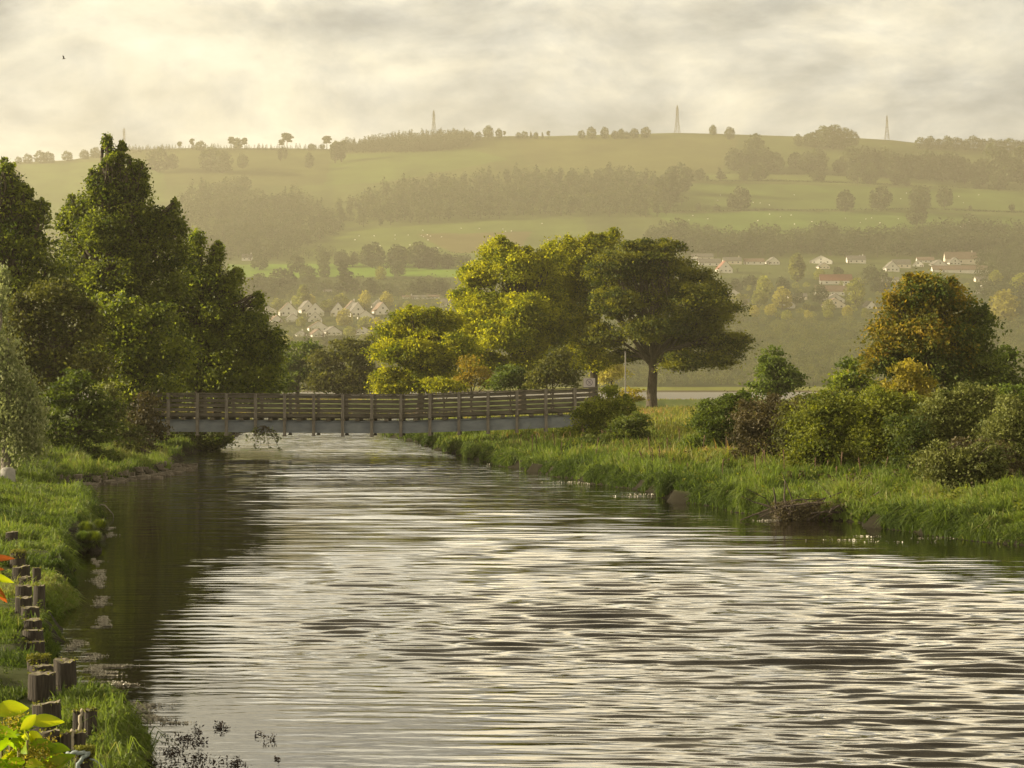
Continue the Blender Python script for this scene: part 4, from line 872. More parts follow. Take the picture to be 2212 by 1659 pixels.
# ================================================================== pylons
def pylon(x, y, h, label, frac=1.0):
    p = hill(x, y); s = h / FD * p[1]; t = thing('pylon', label, 'pylon', p, 'pylons along the crest')
    mb = MB(); r = .011 * s * .62
    lv = [(0, .085), (.22, .062), (.42, .046), (.58, .034), (.72, .027), (.86, .020), (1.0, .006)]
    c = [(-1, -1), (1, -1), (1, 1), (-1, 1)]
    for (za, wa), (zb, wb) in zip(lv[:-1], lv[1:]):
        for k in range(4):
            a = np.array([c[k][0] * wa, c[k][1] * wa, za]) * s; b = np.array([c[k][0] * wb, c[k][1] * wb, zb]) * s
            a2 = np.array([c[(k + 1) % 4][0] * wa, c[(k + 1) % 4][1] * wa, za]) * s; b2 = np.array([c[(k + 1) % 4][0] * wb, c[(k + 1) % 4][1] * wb, zb]) * s
            mb.tube([a, b], r, 4); mb.tube([a, b2], r * .6, 3); mb.tube([a2, b], r * .6, 3); mb.tube([b, b2], r * .6, 3)
    mb.build('tower', M['pylon'], t)
    for za, w in ((.70, .12), (.80, .14), (.90, .10)):
        m2 = MB(); m2.tube([(-w * s, 0, za * s), (0, 0, za * s + .012 * s), (w * s, 0, za * s)], r * .8, 4); m2.tube([(-w * s, 0, za * s), (0, 0, za * s + .045 * s), (w * s, 0, za * s)], r * .6, 4)
        for q in (-1, 1): m2.tube([(q * w * s, 0, za * s), (q * w * s, 0, za * s - .05 * s)], r * .6, 4)
        m2.build('crossarm', M['pylon'], t)
    t.rotation_euler = (0, 0, R(62))
pylon(268, 322, 46, 'faint lattice pylon on the skyline right of the tallest left treetop')
pylon(937, 296, 58, 'lattice pylon rising behind the dark conifer plantation')
pylon(1463, 288, 61, 'tallest lattice pylon on the bare crest, third from the left')
pylon(1916, 302, 53, 'lattice pylon on the crest at the right, between the dense clump and the skyline row')

# ================================================================== houses
def house(x, y, w, h, kind, label, roof='roof_grey', wall='house_wall', chim=True, dep=None, wallf=None, group=None, name='house', rot=0):
    "kind 'gable' faces the viewer with its gable, 'side' with its eaves; w, h in view units"
    p = hill(x, y); m = p[1] / FD; w, h = w * m, h * m
    t = thing(name, label, 'house', p, group); t.rotation_euler = (0, 0, R(rot))
    wf = wallf or (.36 if kind == 'gable' else .45); hw = h * wf; hr = h - hw
    if kind == 'gable':
        d = dep or w * 1.3
        v = [(-w / 2, 0, -2), (w / 2, 0, -2), (w / 2, 0, hw), (0, 0, h), (-w / 2, 0, hw)]; n = 5
        V = [(a, b, c) for a, b, c in v] + [(a, d, c) for a, b, c in v]
        F = [[0, 1, 2, 3, 4], [9, 8, 7, 6, 5], [0, 4, 9, 5], [1, 6, 7, 2], [0, 5, 6, 1]]
        obj('wall', mesh_np('wall', np.array(V), F, mats=[M[wall]]), t)
        mb = MB(); o = .35; sl = hr / (w / 2); dz = o * sl; tk = .22
        for s in (-1, 1):
            q = [(0, -o, h + .02), (s * (w / 2 + o), -o, hw - dz + .02), (s * (w / 2 + o), d + o, hw - dz + .02), (0, d + o, h + .02)]
            q2 = [(a, b, c + tk) for a, b, c in q]
            mb.add(q + q2, [(0, 1, 2, 3), (7, 6, 5, 4), (0, 4, 5, 1), (1, 5, 6, 2), (2, 6, 7, 3), (3, 7, 4, 0)])
        rf = mb.build('roof', M[roof], t)
        zc = h; cy_ = d * .5
    else:
        d = dep or 7.5
        V = [(-w / 2, 0, -2), (w / 2, 0, -2), (w / 2, d, -2), (-w / 2, d, -2), (-w / 2, 0, hw), (w / 2, 0, hw), (w / 2, d, hw), (-w / 2, d, hw), (-w / 2, d / 2, h), (w / 2, d / 2, h)]
        F = [[0, 1, 5, 4], [1, 2, 6, 9, 5], [2, 3, 7, 6], [3, 0, 4, 8, 7], [0, 3, 2, 1], [4, 5, 9, 8], [6, 7, 8, 9]]
        obj('wall', mesh_np('wall', np.array(V), F, mats=[M[wall]]), t)
        mb = MB(); o = .35; tk = .2; dz = o * hr / (d / 2)
        for s in (0, 1):
            e = -o if s == 0 else d + o
            q = [(-w / 2 - .25, d / 2, h + .02), (-w / 2 - .25, e, hw - dz + .02), (w / 2 + .25, e, hw - dz + .02), (w / 2 + .25, d / 2, h + .02)]
            q2 = [(a, b, c + tk) for a, b, c in q]
            mb.add(q + q2, [(0, 1, 2, 3), (7, 6, 5, 4), (0, 4, 5, 1), (1, 5, 6, 2), (2, 6, 7, 3), (3, 7, 4, 0)])
        rf = mb.build('roof', M[roof], t)
        zc = h; cy_ = d / 2
    if chim:
        mb = MB(); mb.box((w * .18 if kind == 'gable' else w * .36, cy_, zc + .3), (.8, .7, 2.0)); mb.build('chimney', M[wall], rf)
    nw = 2 if w < 9 else 3
    for k in range(nw):
        xx = (-.5 + (k + .5) / nw) * w * .9
        mb = MB(); mb.box((xx, -.035, hw * .52), (1.1, .06, min(1.1, hw * .42))); mb.build('window', M['glass'], t)
    if kind == 'gable' and h > 6:
        mb = MB(); mb.box((0, -.035, hw + hr * .28), (1.0, .06, 1.1)); mb.build('window', M['glass'], t)
    mb = MB(); mb.box((w * .5 - .05 - 1.0 if nw == 2 else -w * .5 + .8, -.03, .95), (.9, .07, 2.0)); mb.build('door', M['door'], t)
    return t
def Lz(zx, zy): return (900 + zx / 2.458) / 1.8083, (1000 + zy / 2.458) / 1.8083
def Rz(zx, zy): return (2700 + zx / 1.7015) / 1.8083, (950 + zy / 1.7015) / 1.8083
kL = 1 / 2.458 / 1.8083; kR = 1 / 1.7015 / 1.8083
GL = 'houses of the left village'; GR = 'houses of the right village'
LH = [(130, 490, 110, 65, 'gable', 'hazy pale house highest at the left end of the left village'), (150, 550, 150, 72, 'gable', 'hazy gabled house at the left end of the left village, just below the highest one'),
      (360, 545, 150, 62, 'gable', 'broad low gabled house behind the dark branch tip in the left village'), (560, 575, 150, 116, 'gable', 'tall steep gabled house, first of the large gables right of the branch tip'),
      (750, 545, 120, 104, 'gable', 'steep gabled house standing half hidden behind the second large gable'), (815, 580, 150, 116, 'gable', 'large steep white gable, second right of the branch tip'),
      (600, 640, 120, 76, 'gable', 'smaller gabled house below the first large gable'), (450, 640, 90, 62, 'gable', 'small gabled house low beside the dark branch tip'),
      (1035, 580, 125, 120, 'gable', 'steep white gable with a lit glazed front in the middle of the left village'), (1175, 545, 120, 104, 'gable', 'steep gable behind the third pair of houses, with a dark upper window'),
      (1228, 585, 130, 124, 'gable', 'steep white gable overlapping the one with the dark upper window'), (1302, 612, 140, 80, 'gable', 'low white bungalow gable in front of the overlapping steep gables'),
      (1425, 500, 100, 70, 'gable', 'small gable half hidden behind the rightmost steep gable'), (1465, 565, 115, 108, 'gable', 'rightmost steep white gable of the left village'),
      (815, 640, 120, 90, 'gable', 'plain white gable directly above the house with the dark garage'), (850, 720, 170, 82, 'gable', 'wide low white house with a dark garage door, lower middle of the left village'),
      (995, 758, 140, 72, 'gable', 'low white bungalow gable right of the house with the dark garage'), (1275, 748, 150, 62, 'gable', 'low pale bungalow gable nearest the tall trees'),
      (685, 768, 90, 42, 'gable', 'small low gable at the bottom left of the village'), (848, 775, 110, 62, 'gable', 'small plain gable below the house with the dark garage'),
      (390, 778, 120, 62, 'gable', 'pale house showing through the dark branches at the village bottom'),
      (1700, 408, 90, 26, 'side', 'small white bungalow left of the long flat buildings'), (1822, 415, 140, 34, 'side', 'long low pale building, left one of the pair by the tall trees'), (1945, 408, 115, 32, 'side', 'long low pale building, right one of the pair by the tall trees'),
      (2085, 480, 120, 64, 'side', 'brown roofed house touching the edge of the tall trees'),
      (1135, 62, 46, 16, 'side', 'small pale shed at the end of the bright field, left one'), (1196, 62, 50, 16, 'side', 'small white shed at the end of the bright field, right one'),
      (1180, 345, 130, 26, 'side', 'long dim roof behind the garden trees, left of the long flat buildings'), (960, 350, 120, 24, 'side', 'long dim roof at the foot of the pointed tree')]
for i, (zx, zy, w, h, k, lb) in enumerate(LH):
    x, y = Lz(zx, zy); house(x, y, w * kL * 1.12, h * kL * 1.12, k, lb, ['roof_grey', 'roof_brown'][i % 2], 'house_wall', chim=(i % 3 == 0), group=GL, rot=[12, 20, 8][i % 3] if k == 'gable' else 0,
                             dep=11 if k == 'gable' else 6)
RH = [(75, 112, 130, 38, 'side', 'roof_grey', 'long house at the far left of the right village, top row'), (25, 115, 46, 34, 'gable', 'roof_grey', 'small white gable at the left end of the top row'),
      (125, 152, 130, 44, 'side', 'roof_grey', 'grey roofed house below the left end of the top row'), (230, 198, 84, 70, 'gable', 'roof_red', 'steep gabled house with red roof edge at the left of the right village'),
      (275, 138, 110, 40, 'side', 'roof_grey', 'long house with pale gable end above the red edged gable'), (420, 140, 120, 34, 'side', 'roof_brown', 'low brown roofed house, fourth along the top row'),
      (552, 140, 70, 42, 'gable', 'roof_grey', 'small white gable left of the poplar in the top row'), (862, 136, 130, 48, 'gable', 'roof_grey', 'broad white gable right of the poplar'),
      (885, 168, 70, 34, 'gable', 'roof_grey', 'small white gable in front of the broad one right of the poplar'), (1100, 132, 110, 44, 'side', 'roof_grey', 'grey roofed house in the middle of the top row'),
      (1120, 105, 40, 24, 'gable', 'roof_grey', 'tiny white gable peeping above the middle of the top row'), (1340, 188, 80, 58, 'gable', 'roof_grey', 'white gable with dark window above the left of the autumn tree'),
      (1400, 165, 110, 50, 'side', 'roof_grey', 'grey roofed house attached right of the gable with dark window'), (1508, 160, 64, 44, 'gable', 'roof_brown', 'small white gable directly above the autumn tree'),
      (1560, 130, 100, 34, 'side', 'roof_brown', 'brown roofed house behind the small gable above the autumn tree'), (1655, 160, 90, 44, 'gable', 'roof_grey', 'white gable left of the big house with a chimney'),
      (1795, 140, 190, 72, 'side', 'roof_brown', 'big house with a tall chimney at the right of the top row'), (1755, 145, 70, 44, 'gable', 'roof_grey', 'white gable in front of the big house with a tall chimney'),
      (1870, 125, 50, 50, 'gable', 'roof_grey', 'white gable at the right end of the big house'), (1790, 198, 330, 44, 'side', 'roof_brown', 'long low terrace with pale walls below the big house'),
      (1960, 135, 110, 34, 'side', 'roof_grey', 'dim roof right of the big house'), (965, 278, 190, 62, 'side', 'roof_red', 'large house with a bright red roof in the middle of the right village'),
      (940, 352, 200, 62, 'side', 'roof_brown', 'white two-storey house below the red roof'), (960, 395, 110, 52, 'gable', 'roof_grey', 'white gable below the two-storey house'),
      (960, 432, 120, 58, 'gable', 'roof_brown', 'brown roofed gable lowest below the red roof'), (635, 428, 90, 56, 'gable', 'roof_grey', 'white gabled house low in the left half of the right village'),
      (330, 412, 100, 34, 'side', 'roof_grey', 'long white walled house beside the dome-crowned tree'), (285, 348, 80, 34, 'gable', 'roof_grey', 'pale gable above the long white walled house'),
      (710, 372, 110, 34, 'side', 'roof_grey', 'low pale house right of the golden trees'), (1325, 252, 100, 24, 'side', 'roof_grey', 'dim grey house between the red roof and the autumn tree'),
      (1200, 435, 54, 44, 'gable', 'roof_grey', 'small pale house touching the left side of the autumn tree'), (1915, 332, 60, 28, 'gable', 'roof_grey', 'pale gable right of the autumn tree'),
      (1965, 255, 130, 30, 'side', 'roof_grey', 'long dim house right of the autumn tree top'), (1995, 292, 110, 30, 'side', 'roof_brown', 'long dim brown roofed house right of the autumn tree')]
for i, (zx, zy, w, h, k, rf, lb) in enumerate(RH):
    x, y = Rz(zx, zy); house(x, y, w * kR * 1.12, h * kR * 1.15, k, lb, rf, 'house_wall' if i % 4 else 'house_cream', chim=(i in (16, 4, 9, 22)), group=GR, rot=(10, -12, 6)[i % 3] if k == 'gable' else 0, dep=10 if k == 'gable' else 7)
house(2103, 497, 52, 15, 'side', 'lone long white farmhouse on the hillside above the dark belt at the right', 'roof_brown', 'house_wall', wallf=.4, dep=9)
house(533, 562, 22, 14, 'side', 'hazy pale farmhouse right of the tallest left tree, above the bright green field', 'roof_grey', 'house_wall', wallf=.4, dep=8)

# ================================================================== sheep
def sheep_proto():
    mb = MB(); mb.tube([(-.55, 0, .62), (-.45, 0, .66), (0, 0, .70), (.42, 0, .68), (.55, 0, .66)], [.12, .29, .33, .29, .12], 8)
    for a in (-.35, .35):
        for b in (-.13, .13): mb.tube([(a, b, .5), (a, b, 0)], [.05, .035], 5, m=1)
    mb.tube([(.5, 0, .78), (.68, 0, .86), (.86, 0, .74)], [.12, .11, .05], 6, m=1)
    return mb
sp = sheep_proto(); sme = mesh_np('sheep', np.array(sp.V), sp.F, mats=[M['sheep'], M['sheep_face']], midx=sp.M, smooth=True)
srng = np.random.default_rng(8)
def flock(n, poly, label, group):
    P = np.array(poly); k = 0
    while k < n:
        x = srng.uniform(P[:, 0].min(), P[:, 0].max()); y = srng.uniform(P[:, 1].min(), P[:, 1].max())
        if not inpoly(np.array([x]), np.array([y]), poly)[0]: continue
        o = obj('sheep', sme, None, hill(x, y) + (0, 0, .2)); o.rotation_euler = (0, 0, srng.uniform(0, 6.28)); o.scale = (1.25,) * 3
        tag(o, label, 'sheep', group); k += 1
flock(26, [(720, 515), (900, 500), (1200, 482), (1240, 540), (1080, 545), (760, 540)], 'tiny white sheep grazing in the field above the rounded tree belt', 'sheep in the central field')
flock(18, [(1480, 462), (2100, 466), (2100, 488), (1480, 492)], 'tiny white sheep grazing in the lowest field on the right slope', 'sheep in the lower right field')
flock(14, [(1500, 400), (2150, 418), (2150, 445), (1500, 445)], 'tiny white sheep grazing in the field with the lone trees on the right slope', 'sheep in the middle right field')

# bird
def bird():
    c = W(138, 127, 360); mb = MB()
    mb.tube([c + (-.32, 0, -.05), c + (-.15, 0, 0), c + (.1, 0, .03), c + (.24, 0, .02), c + (.3, 0, 0)], [.02, .07, .08, .05, .015], 6)
    t = thing('bird', 'single dark bird flying high at the upper left of the sky', 'bird', c)
    mb.build('body', M['bird'], t, rel=c, smooth=True)
    for s in (-1, 1):
        m = MB(); a = c + (0, 0, .03)
        V = [a + (.1, 0, 0), a + (-.12, 0, 0), a + (-.16, s * .3, .3), a + (.02, s * .32, .33), a + (-.12, s * .35, .62)]
        m.add(V + [v + np.array([0, .0, .012]) for v in V], [(0, 1, 2, 3), (3, 2, 4), (5, 8, 7, 6), (8, 9, 7)]); m.build('wing', M['bird'], t, rel=c)
bird()

# ================================================================== old timber piles
def pile_mesh(r, h, rng, moss):
    n, k = 16, 7; V = []; ph = rng.uniform(0, 6)
    tilt = rng.normal(0, .03, 2); sx = rng.normal(0, .05)
    for j in range(k):
        z = -.35 + (h + .35) * j / (k - 1); q = j / (k - 1)
        for i in range(n):
            a = 2 * math.pi * i / n; rr = r * (1.06 - .10 * q) * (1 + .05 * math.sin(3 * a + ph) + .03 * math.sin(7 * a + 2 * ph) + rng.normal(0, .012))
            zz = z + (sx * math.cos(a + ph) * r * 1.6 + rng.normal(0, .008) if j == k - 1 else 0)
            V.append((rr * math.cos(a) + tilt[0] * z, rr * math.sin(a) + tilt[1] * z, zz))
    F = [[j * n + i, j * n + (i + 1) % n, (j + 1) * n + (i + 1) % n, (j + 1) * n + i] for j in range(k - 1) for i in range(n)]
    t0 = (k - 1) * n; V.append((tilt[0] * h, tilt[1] * h, h - .015)); c = len(V) - 1
    F2 = [[t0 + i, t0 + (i + 1) % n, c] for i in range(n)]
    return np.array(V), F, F2
PILES = [  # photo pixels (4000 wide): centre x, top y, width, foot y, mossy, label
 (70, 2157, 62, 2222, 1, 'stump with a thick cap of yellow moss, farthest of the pile row'), (84, 2213, 72, 2268, 0, 'pale topped pile next after the moss capped stump'), (144, 2218, 34, 2290, 0, 'narrow leaning pile right of the pale topped one'),
 (98, 2254, 50, 2292, 0, 'low pile almost sunk in grass, before the side by side pair'), (94, 2288, 68, 2345, 0, 'left pile of the side by side pair in the upper part of the row'), (152, 2287, 46, 2370, 0, 'right pile of the side by side pair in the upper part of the row'),
 (92, 2333, 70, 2395, 0, 'pale rimmed pile just below the side by side pair'), (118, 2372, 74, 2425, 0, 'grassy topped pile, second below the side by side pair'), (127, 2420, 74, 2462, 0, 'straw strewn pile in the middle of the row'),
 (131, 2461, 80, 2510, 0, 'pile with a tuft of moss on its rim in the middle of the row'), (137, 2506, 80, 2570, 0, 'orange tinged pile in the lower half of the row'), (151, 2572, 88, 2620, 1, 'moss streaked pile directly behind the double rimmed pair'),
 (163, 2600, 98, 2650, 0, 'pile peeping over the tallest grey one'), (161, 2628, 112, 2736, 0, 'tall grey pile with pale rim, left of the big lone one'), (255, 2578, 90, 2690, 0, 'big dark lone pile standing nearest the water'),
 (185, 2746, 114, 2850, 0, 'thick dark pile with a sloping top, above the leafy shrub'), (304, 2777, 44, 2870, 0, 'left of the two roped piles by the water'), (352, 2772, 54, 2878, 0, 'right rounded one of the two roped piles by the water'),
 (192, 2856, 84, 2930, 0, 'left pile of the lowest row of three'), (256, 2864, 44, 2935, 0, 'narrow middle pile of the lowest row of three'), (309, 2858, 50, 2930, 0, 'right pile of the lowest row of three, with pale rope'),
 (330, 2936, 74, 3040, 1, 'tangled rooty stump at the bottom edge of the view'), (45, 2078, 50, 2108, 0, 'dark old stump alone in the grass near the left edge')]
prng = np.random.default_rng(77); PILE_AT = {}
for i, (x, ty, w, fy, mossy, lb) in enumerate(PILES):
    xd, td, wd, fd = x / 1.8083, ty / 1.8083, w / 1.8083, fy / 1.8083
    # foot where the ground is seen
    Y = 20.
    for _ in range(40):
        X = (xd - CX) / FD * Y; z = float(np.clip(ground_z(X, Y), .05, 1.2)); Y = .5 * Y + .5 * (CAMZ - z) * FD / (fd - HY)
    X = (xd - CX) / FD * Y; z = float(ground_z(X, Y)); z = max(z, -.2)
    h = (CAMZ - (td - HY) / FD * Y) - z; h = max(h, .12); r = wd / 2 / FD * Y * .98
    V, F, F2 = pile_mesh(r, h, prng, mossy); t = thing('timber_pile', lb, 'timber pile', (X, Y, z), 'old timber piles along the left bank')
    obj('post', mesh_np('post', V, F, mats=[M['pile']], smooth=True), t)
    ring = V[-1 - 16:]; obj('end_grain', mesh_np('end_grain', ring, [[a, (a + 1) % 16, 16] for a in range(16)], mats=[M['pile_top']]), t)
    nt_ = 500 if mossy else 22
    aa = prng.uniform(0, 6.28, nt_); rr = r * (prng.uniform(0, 1.05, nt_) ** .5 if mossy else prng.uniform(.8, 1.05, nt_))
    P = np.stack([rr * np.cos(aa), rr * np.sin(aa), h + prng.uniform(-.01, .05 if mossy else .015, nt_)], -1)
    if mossy:
        k = prng.random(nt_) < .35; P[k, 2] -= prng.uniform(0, .4 * h, k.sum()); P[k, :2] *= (r * 1.03 / rr[k])[:, None]
    Vm, Fm, vm = leaves(P, .035, prng, up=.2, droop=.5); obj('moss', mesh_np('moss', Vm, Fm, attrs={'v': vm}, mats=[M['moss']]), t)
    PILE_AT[i] = (X, Y, z, r, h)
def rope(label, pts, r, mat):
    mb = MB(); P = [np.array(p, float) for p in pts]; Q = []
    for a, b in zip(P[:-1], P[1:]):
        for q in (0, .33, .66): Q.append(a * (1 - q) + b * q + prng.normal(0, .006, 3))
    Q.append(P[-1]); base = Q[0].copy(); mb.tube(Q, r, 6)
    tag(mb.build('rope', M[mat], None, loc=base, rel=base, smooth=True), label, 'rope')
X, Y, z, r, h = PILE_AT[16]; rope('pale rope running down between the two roped piles by the water', [(X + r * .8, Y - r * .6, z + h + .02), (X + r * .75, Y - r * 1.0, z + h * .8), (X + r * .6, Y - r * 1.15, z + h * .3), (X + r * .5, Y - r * 1.2, z - .02)], .022, 'rope_pale')
X, Y, z, r, h = PILE_AT[20]; rope('pale rope hanging down the front of the lowest row of three piles', [(X - r * 1.0, Y - r * .2, z + h + .01), (X - r * 1.05, Y - r * 1.0, z + h * .85), (X - r * 1.0, Y - r * 1.15, z + h * .3), (X - r * .9, Y - r * 1.15, z + .02)], .024, 'rope_pale')
X, Y, z, r, h = PILE_AT[21]
rope('blue-grey rope looped around the tangled stump at the bottom', [(X - r * 1.6, Y - r, z + h * .95), (X - r * .9, Y - r * 1.3, z + h * 1.03), (X - .1 * r, Y - r * 1.25, z + h * 1.04), (X + r * .7, Y - r * 1.1, z + h), (X + r * .2, Y - r * 1.4, z + h * .9), (X - r * .3, Y - r * 1.35, z + h * .6), (X - .4 * r, Y - r * 1.3, z + h * .4)], .018, 'rope')
rope('thin green line running from the tangled stump into the grass', [(X + r * .8, Y - r * .8, z + h * .8), (X + r * 1.8, Y - r, z + h * .6), (X + r * 3.4, Y - r * 1.2, z + h * .25)], .008, 'rope')

PILE_XY = [(q[0], q[1], q[3]) for q in PILE_AT.values()]
# ================================================================== grass
def grass(name, label, n, area, hgt, wid, mat, seed, dens=None, cat='grass'):
    "area(rng, n) -> X, Y; blades bend and lean together in tussocks"
    rng = np.random.default_rng(seed); X, Y = area(rng, n)
    Z = ground_z(X, Y); r, l = xr(Y), xl(Y)
    e = .02 + 0 * X
    ok = ((X > r - .12) | (X < l + .12)) & (Z > -.06); X, Y, Z = X[ok], Y[ok], Z[ok]
    if PILE_XY:
        kp = np.ones(len(X), bool)
        for (px_, py_, pr_) in PILE_XY: kp &= ~((np.abs(X - px_ - .0 * Y) < pr_ * 1.25) & (Y < py_ + pr_) & (Y > py_ - pr_ - .62))
        X, Y, Z = X[kp], Y[kp], Z[kp]
    dd = np.maximum((X - xr(Y)), (xl(Y) - X))
    gap = (vn(X * .5 + Y * 1.25, Y * .6, 61) < .40) & (dd < .24) & (Y > 24)        # bare undercut between overhanging tufts
    X, Y, Z = X[~gap], Y[~gap], Z[~gap]
    n = len(X); d = np.maximum((X - xr(Y)), (xl(Y) - X)); side = np.where(X > xr(Y), -1., 1.)
    tus = fbm(X * 1.3, Y * 1.0, 41, 3); tus2 = fbm(X * .35, Y * .3, 42, 3)
    h = hgt(X, Y) * rng.uniform(.55, 1.25, n) * (.34 + 1.20 * sstep(.28, .72, tus)) * np.where(rng.random(n) < .04, 1.7, 1)
    ang = 2 * math.pi * fbm(X * .7, Y * .5, 43, 2) * 1.6 + rng.normal(0, 1.1, n)
    lean = rng.uniform(.15, .75, n)
    dx = np.cos(ang) * lean; dy = np.sin(ang) * lean
    ed = np.exp(-np.maximum(d, 0) / .45); dx = dx + side * ed * rng.uniform(-.1, .8, n)      # drape over the edge
    w = wid(X, Y) * rng.uniform(.6, 1.3, n); wa = rng.uniform(0, math.pi, n); wx, wy = np.cos(wa) * w, np.sin(wa) * w * .6
    b = np.stack([X, Y, Z - .03], -1); m_ = b + np.stack([dx * h * .35, dy * h * .35, h * .62], -1)
    tz = np.where(ed > .5, h * rng.uniform(.0, .7, n), h * (1 - .35 * lean)); tp = b + np.stack([dx * h, dy * h, tz], -1)
    wv = np.stack([wx, wy, 0 * wx], -1)
    V = np.stack([b - wv, b + wv, m_ + wv * .8, m_ - wv * .8, tp], 1).reshape(-1, 3)
    i = np.arange(n) * 5
    F = np.concatenate([np.stack([i, i + 1, i + 2], -1), np.stack([i, i + 2, i + 3], -1), np.stack([i + 3, i + 2, i + 4], -1)])
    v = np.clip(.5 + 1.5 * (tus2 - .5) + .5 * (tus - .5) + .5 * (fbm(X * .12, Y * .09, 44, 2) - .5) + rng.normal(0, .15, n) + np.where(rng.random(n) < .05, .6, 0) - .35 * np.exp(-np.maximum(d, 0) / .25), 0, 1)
    me = mesh_np(name, V, F, attrs={'v': np.repeat(v, 5)}, mats=[mat])
    return tag(obj(name, me, kind='stuff'), label, cat)
def inv_area(y0, y1, fx):
    def f(rng, n):
        Y = 1 / rng.uniform(1 / y1, 1 / y0, n) if y0 > 0 else rng.uniform(y0, y1, n)
        lo, hi = fx(Y); return rng.uniform(0, 1, n) * (hi - lo) + lo, Y
    return f
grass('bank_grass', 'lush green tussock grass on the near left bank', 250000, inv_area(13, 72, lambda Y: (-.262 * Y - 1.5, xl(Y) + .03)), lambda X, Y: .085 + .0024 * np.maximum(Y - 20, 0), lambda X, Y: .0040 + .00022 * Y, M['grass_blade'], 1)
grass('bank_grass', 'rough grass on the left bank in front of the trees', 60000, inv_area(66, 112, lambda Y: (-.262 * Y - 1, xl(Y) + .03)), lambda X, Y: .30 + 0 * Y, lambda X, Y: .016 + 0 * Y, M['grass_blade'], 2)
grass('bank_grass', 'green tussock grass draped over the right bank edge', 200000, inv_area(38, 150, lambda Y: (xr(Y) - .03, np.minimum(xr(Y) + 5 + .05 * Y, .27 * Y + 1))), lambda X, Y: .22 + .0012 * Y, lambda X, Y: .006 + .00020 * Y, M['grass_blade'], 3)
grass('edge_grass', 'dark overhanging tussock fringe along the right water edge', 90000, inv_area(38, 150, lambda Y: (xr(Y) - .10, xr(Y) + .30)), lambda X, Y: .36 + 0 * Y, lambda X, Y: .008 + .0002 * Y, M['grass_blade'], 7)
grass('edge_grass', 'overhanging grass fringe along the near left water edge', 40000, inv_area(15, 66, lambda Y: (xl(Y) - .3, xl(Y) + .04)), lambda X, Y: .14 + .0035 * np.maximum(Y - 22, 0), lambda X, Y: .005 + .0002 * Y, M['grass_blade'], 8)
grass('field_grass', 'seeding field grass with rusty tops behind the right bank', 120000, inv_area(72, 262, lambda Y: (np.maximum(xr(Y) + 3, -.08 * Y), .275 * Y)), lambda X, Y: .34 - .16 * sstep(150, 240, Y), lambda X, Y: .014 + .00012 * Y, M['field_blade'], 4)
grass('field_grass', 'grass under the trees on the far side of the river beyond the bridge', 30000, inv_area(150, 262, lambda Y: (-.2 * Y, -.08 * Y)), lambda X, Y: .40 + 0 * Y, lambda X, Y: .035 + 0 * Y, M['field_blade'], 5)

def weeds(label, n, area, seed, hh, mat):
    rng = np.random.default_rng(seed); VV = []; B = []
    X, Y = area(rng, n); Z = ground_z(X, Y); ok = (Z > .25); X, Y, Z = X[ok], Y[ok], Z[ok]
    for x, y, z in zip(X, Y, Z):
        h = hh * rng.uniform(.5, 1.3); m = rng.integers(14, 34); t = rng.random(m); r = h * .38 * (1 - t * .6)
        a = rng.uniform(0, 6.28, m); B.append(np.stack([x + r * np.cos(a), y + r * np.sin(a), z + t * h], -1))
    P = np.concatenate(B); V, F, v = leaves(P, hh * .30, rng, up=.5, asp=.45)
    tag(obj('bank_weeds', mesh_np('bank_weeds', V, F, attrs={'v': v}, mats=[M[mat]]), kind='stuff'), label, 'weeds')
weeds('leafy nettles and docks scattered through the right bank grass', 420, inv_area(44, 120, lambda Y: (xr(Y) + .2, xr(Y) + 4 + .05 * Y)), 3, .34, 'bush')
weeds('dull brown bracken patches among the right bank grass', 260, inv_area(56, 130, lambda Y: (xr(Y) + 2.5, xr(Y) + 9)), 4, .38, 'bramble')
weeds('small leafy weeds in the near left bank grass', 260, inv_area(17, 70, lambda Y: (-.262 * Y - 1, xl(Y) - .1)), 5, .13, 'left_green')
# dock and sorrel stalks on the right bank
def stalks():
    rng = np.random.default_rng(12); mb = MB()
    for k in range(60):
        Y = rng.uniform(62, 100); X = float(xr(Y)) + rng.uniform(1.5, 7); z = float(ground_z(X, Y)); h = rng.uniform(.4, .95)
        a = rng.normal(0, .08, 2); mb.tube([(X, Y, z), (X + a[0] * .5, Y, z + h * .6), (X + a[0], Y + a[1], z + h)], [.012, .012, .02], 4)
        mb.tube([(X + a[0] * .6, Y, z + h * .62), (X + a[0] * .9, Y, z + h * .9), (X + a[0], Y, z + h * 1.05)], [.010, .022, .005], 5)
    tag(mb.build('dock_stalks', simple('dock_seed', (.055, .032, .018), .9, col2=(.11, .065, .038), scale=4), kind='stuff'), 'rusty brown dock stalks standing in the right bank grass', 'weeds')
stalks()

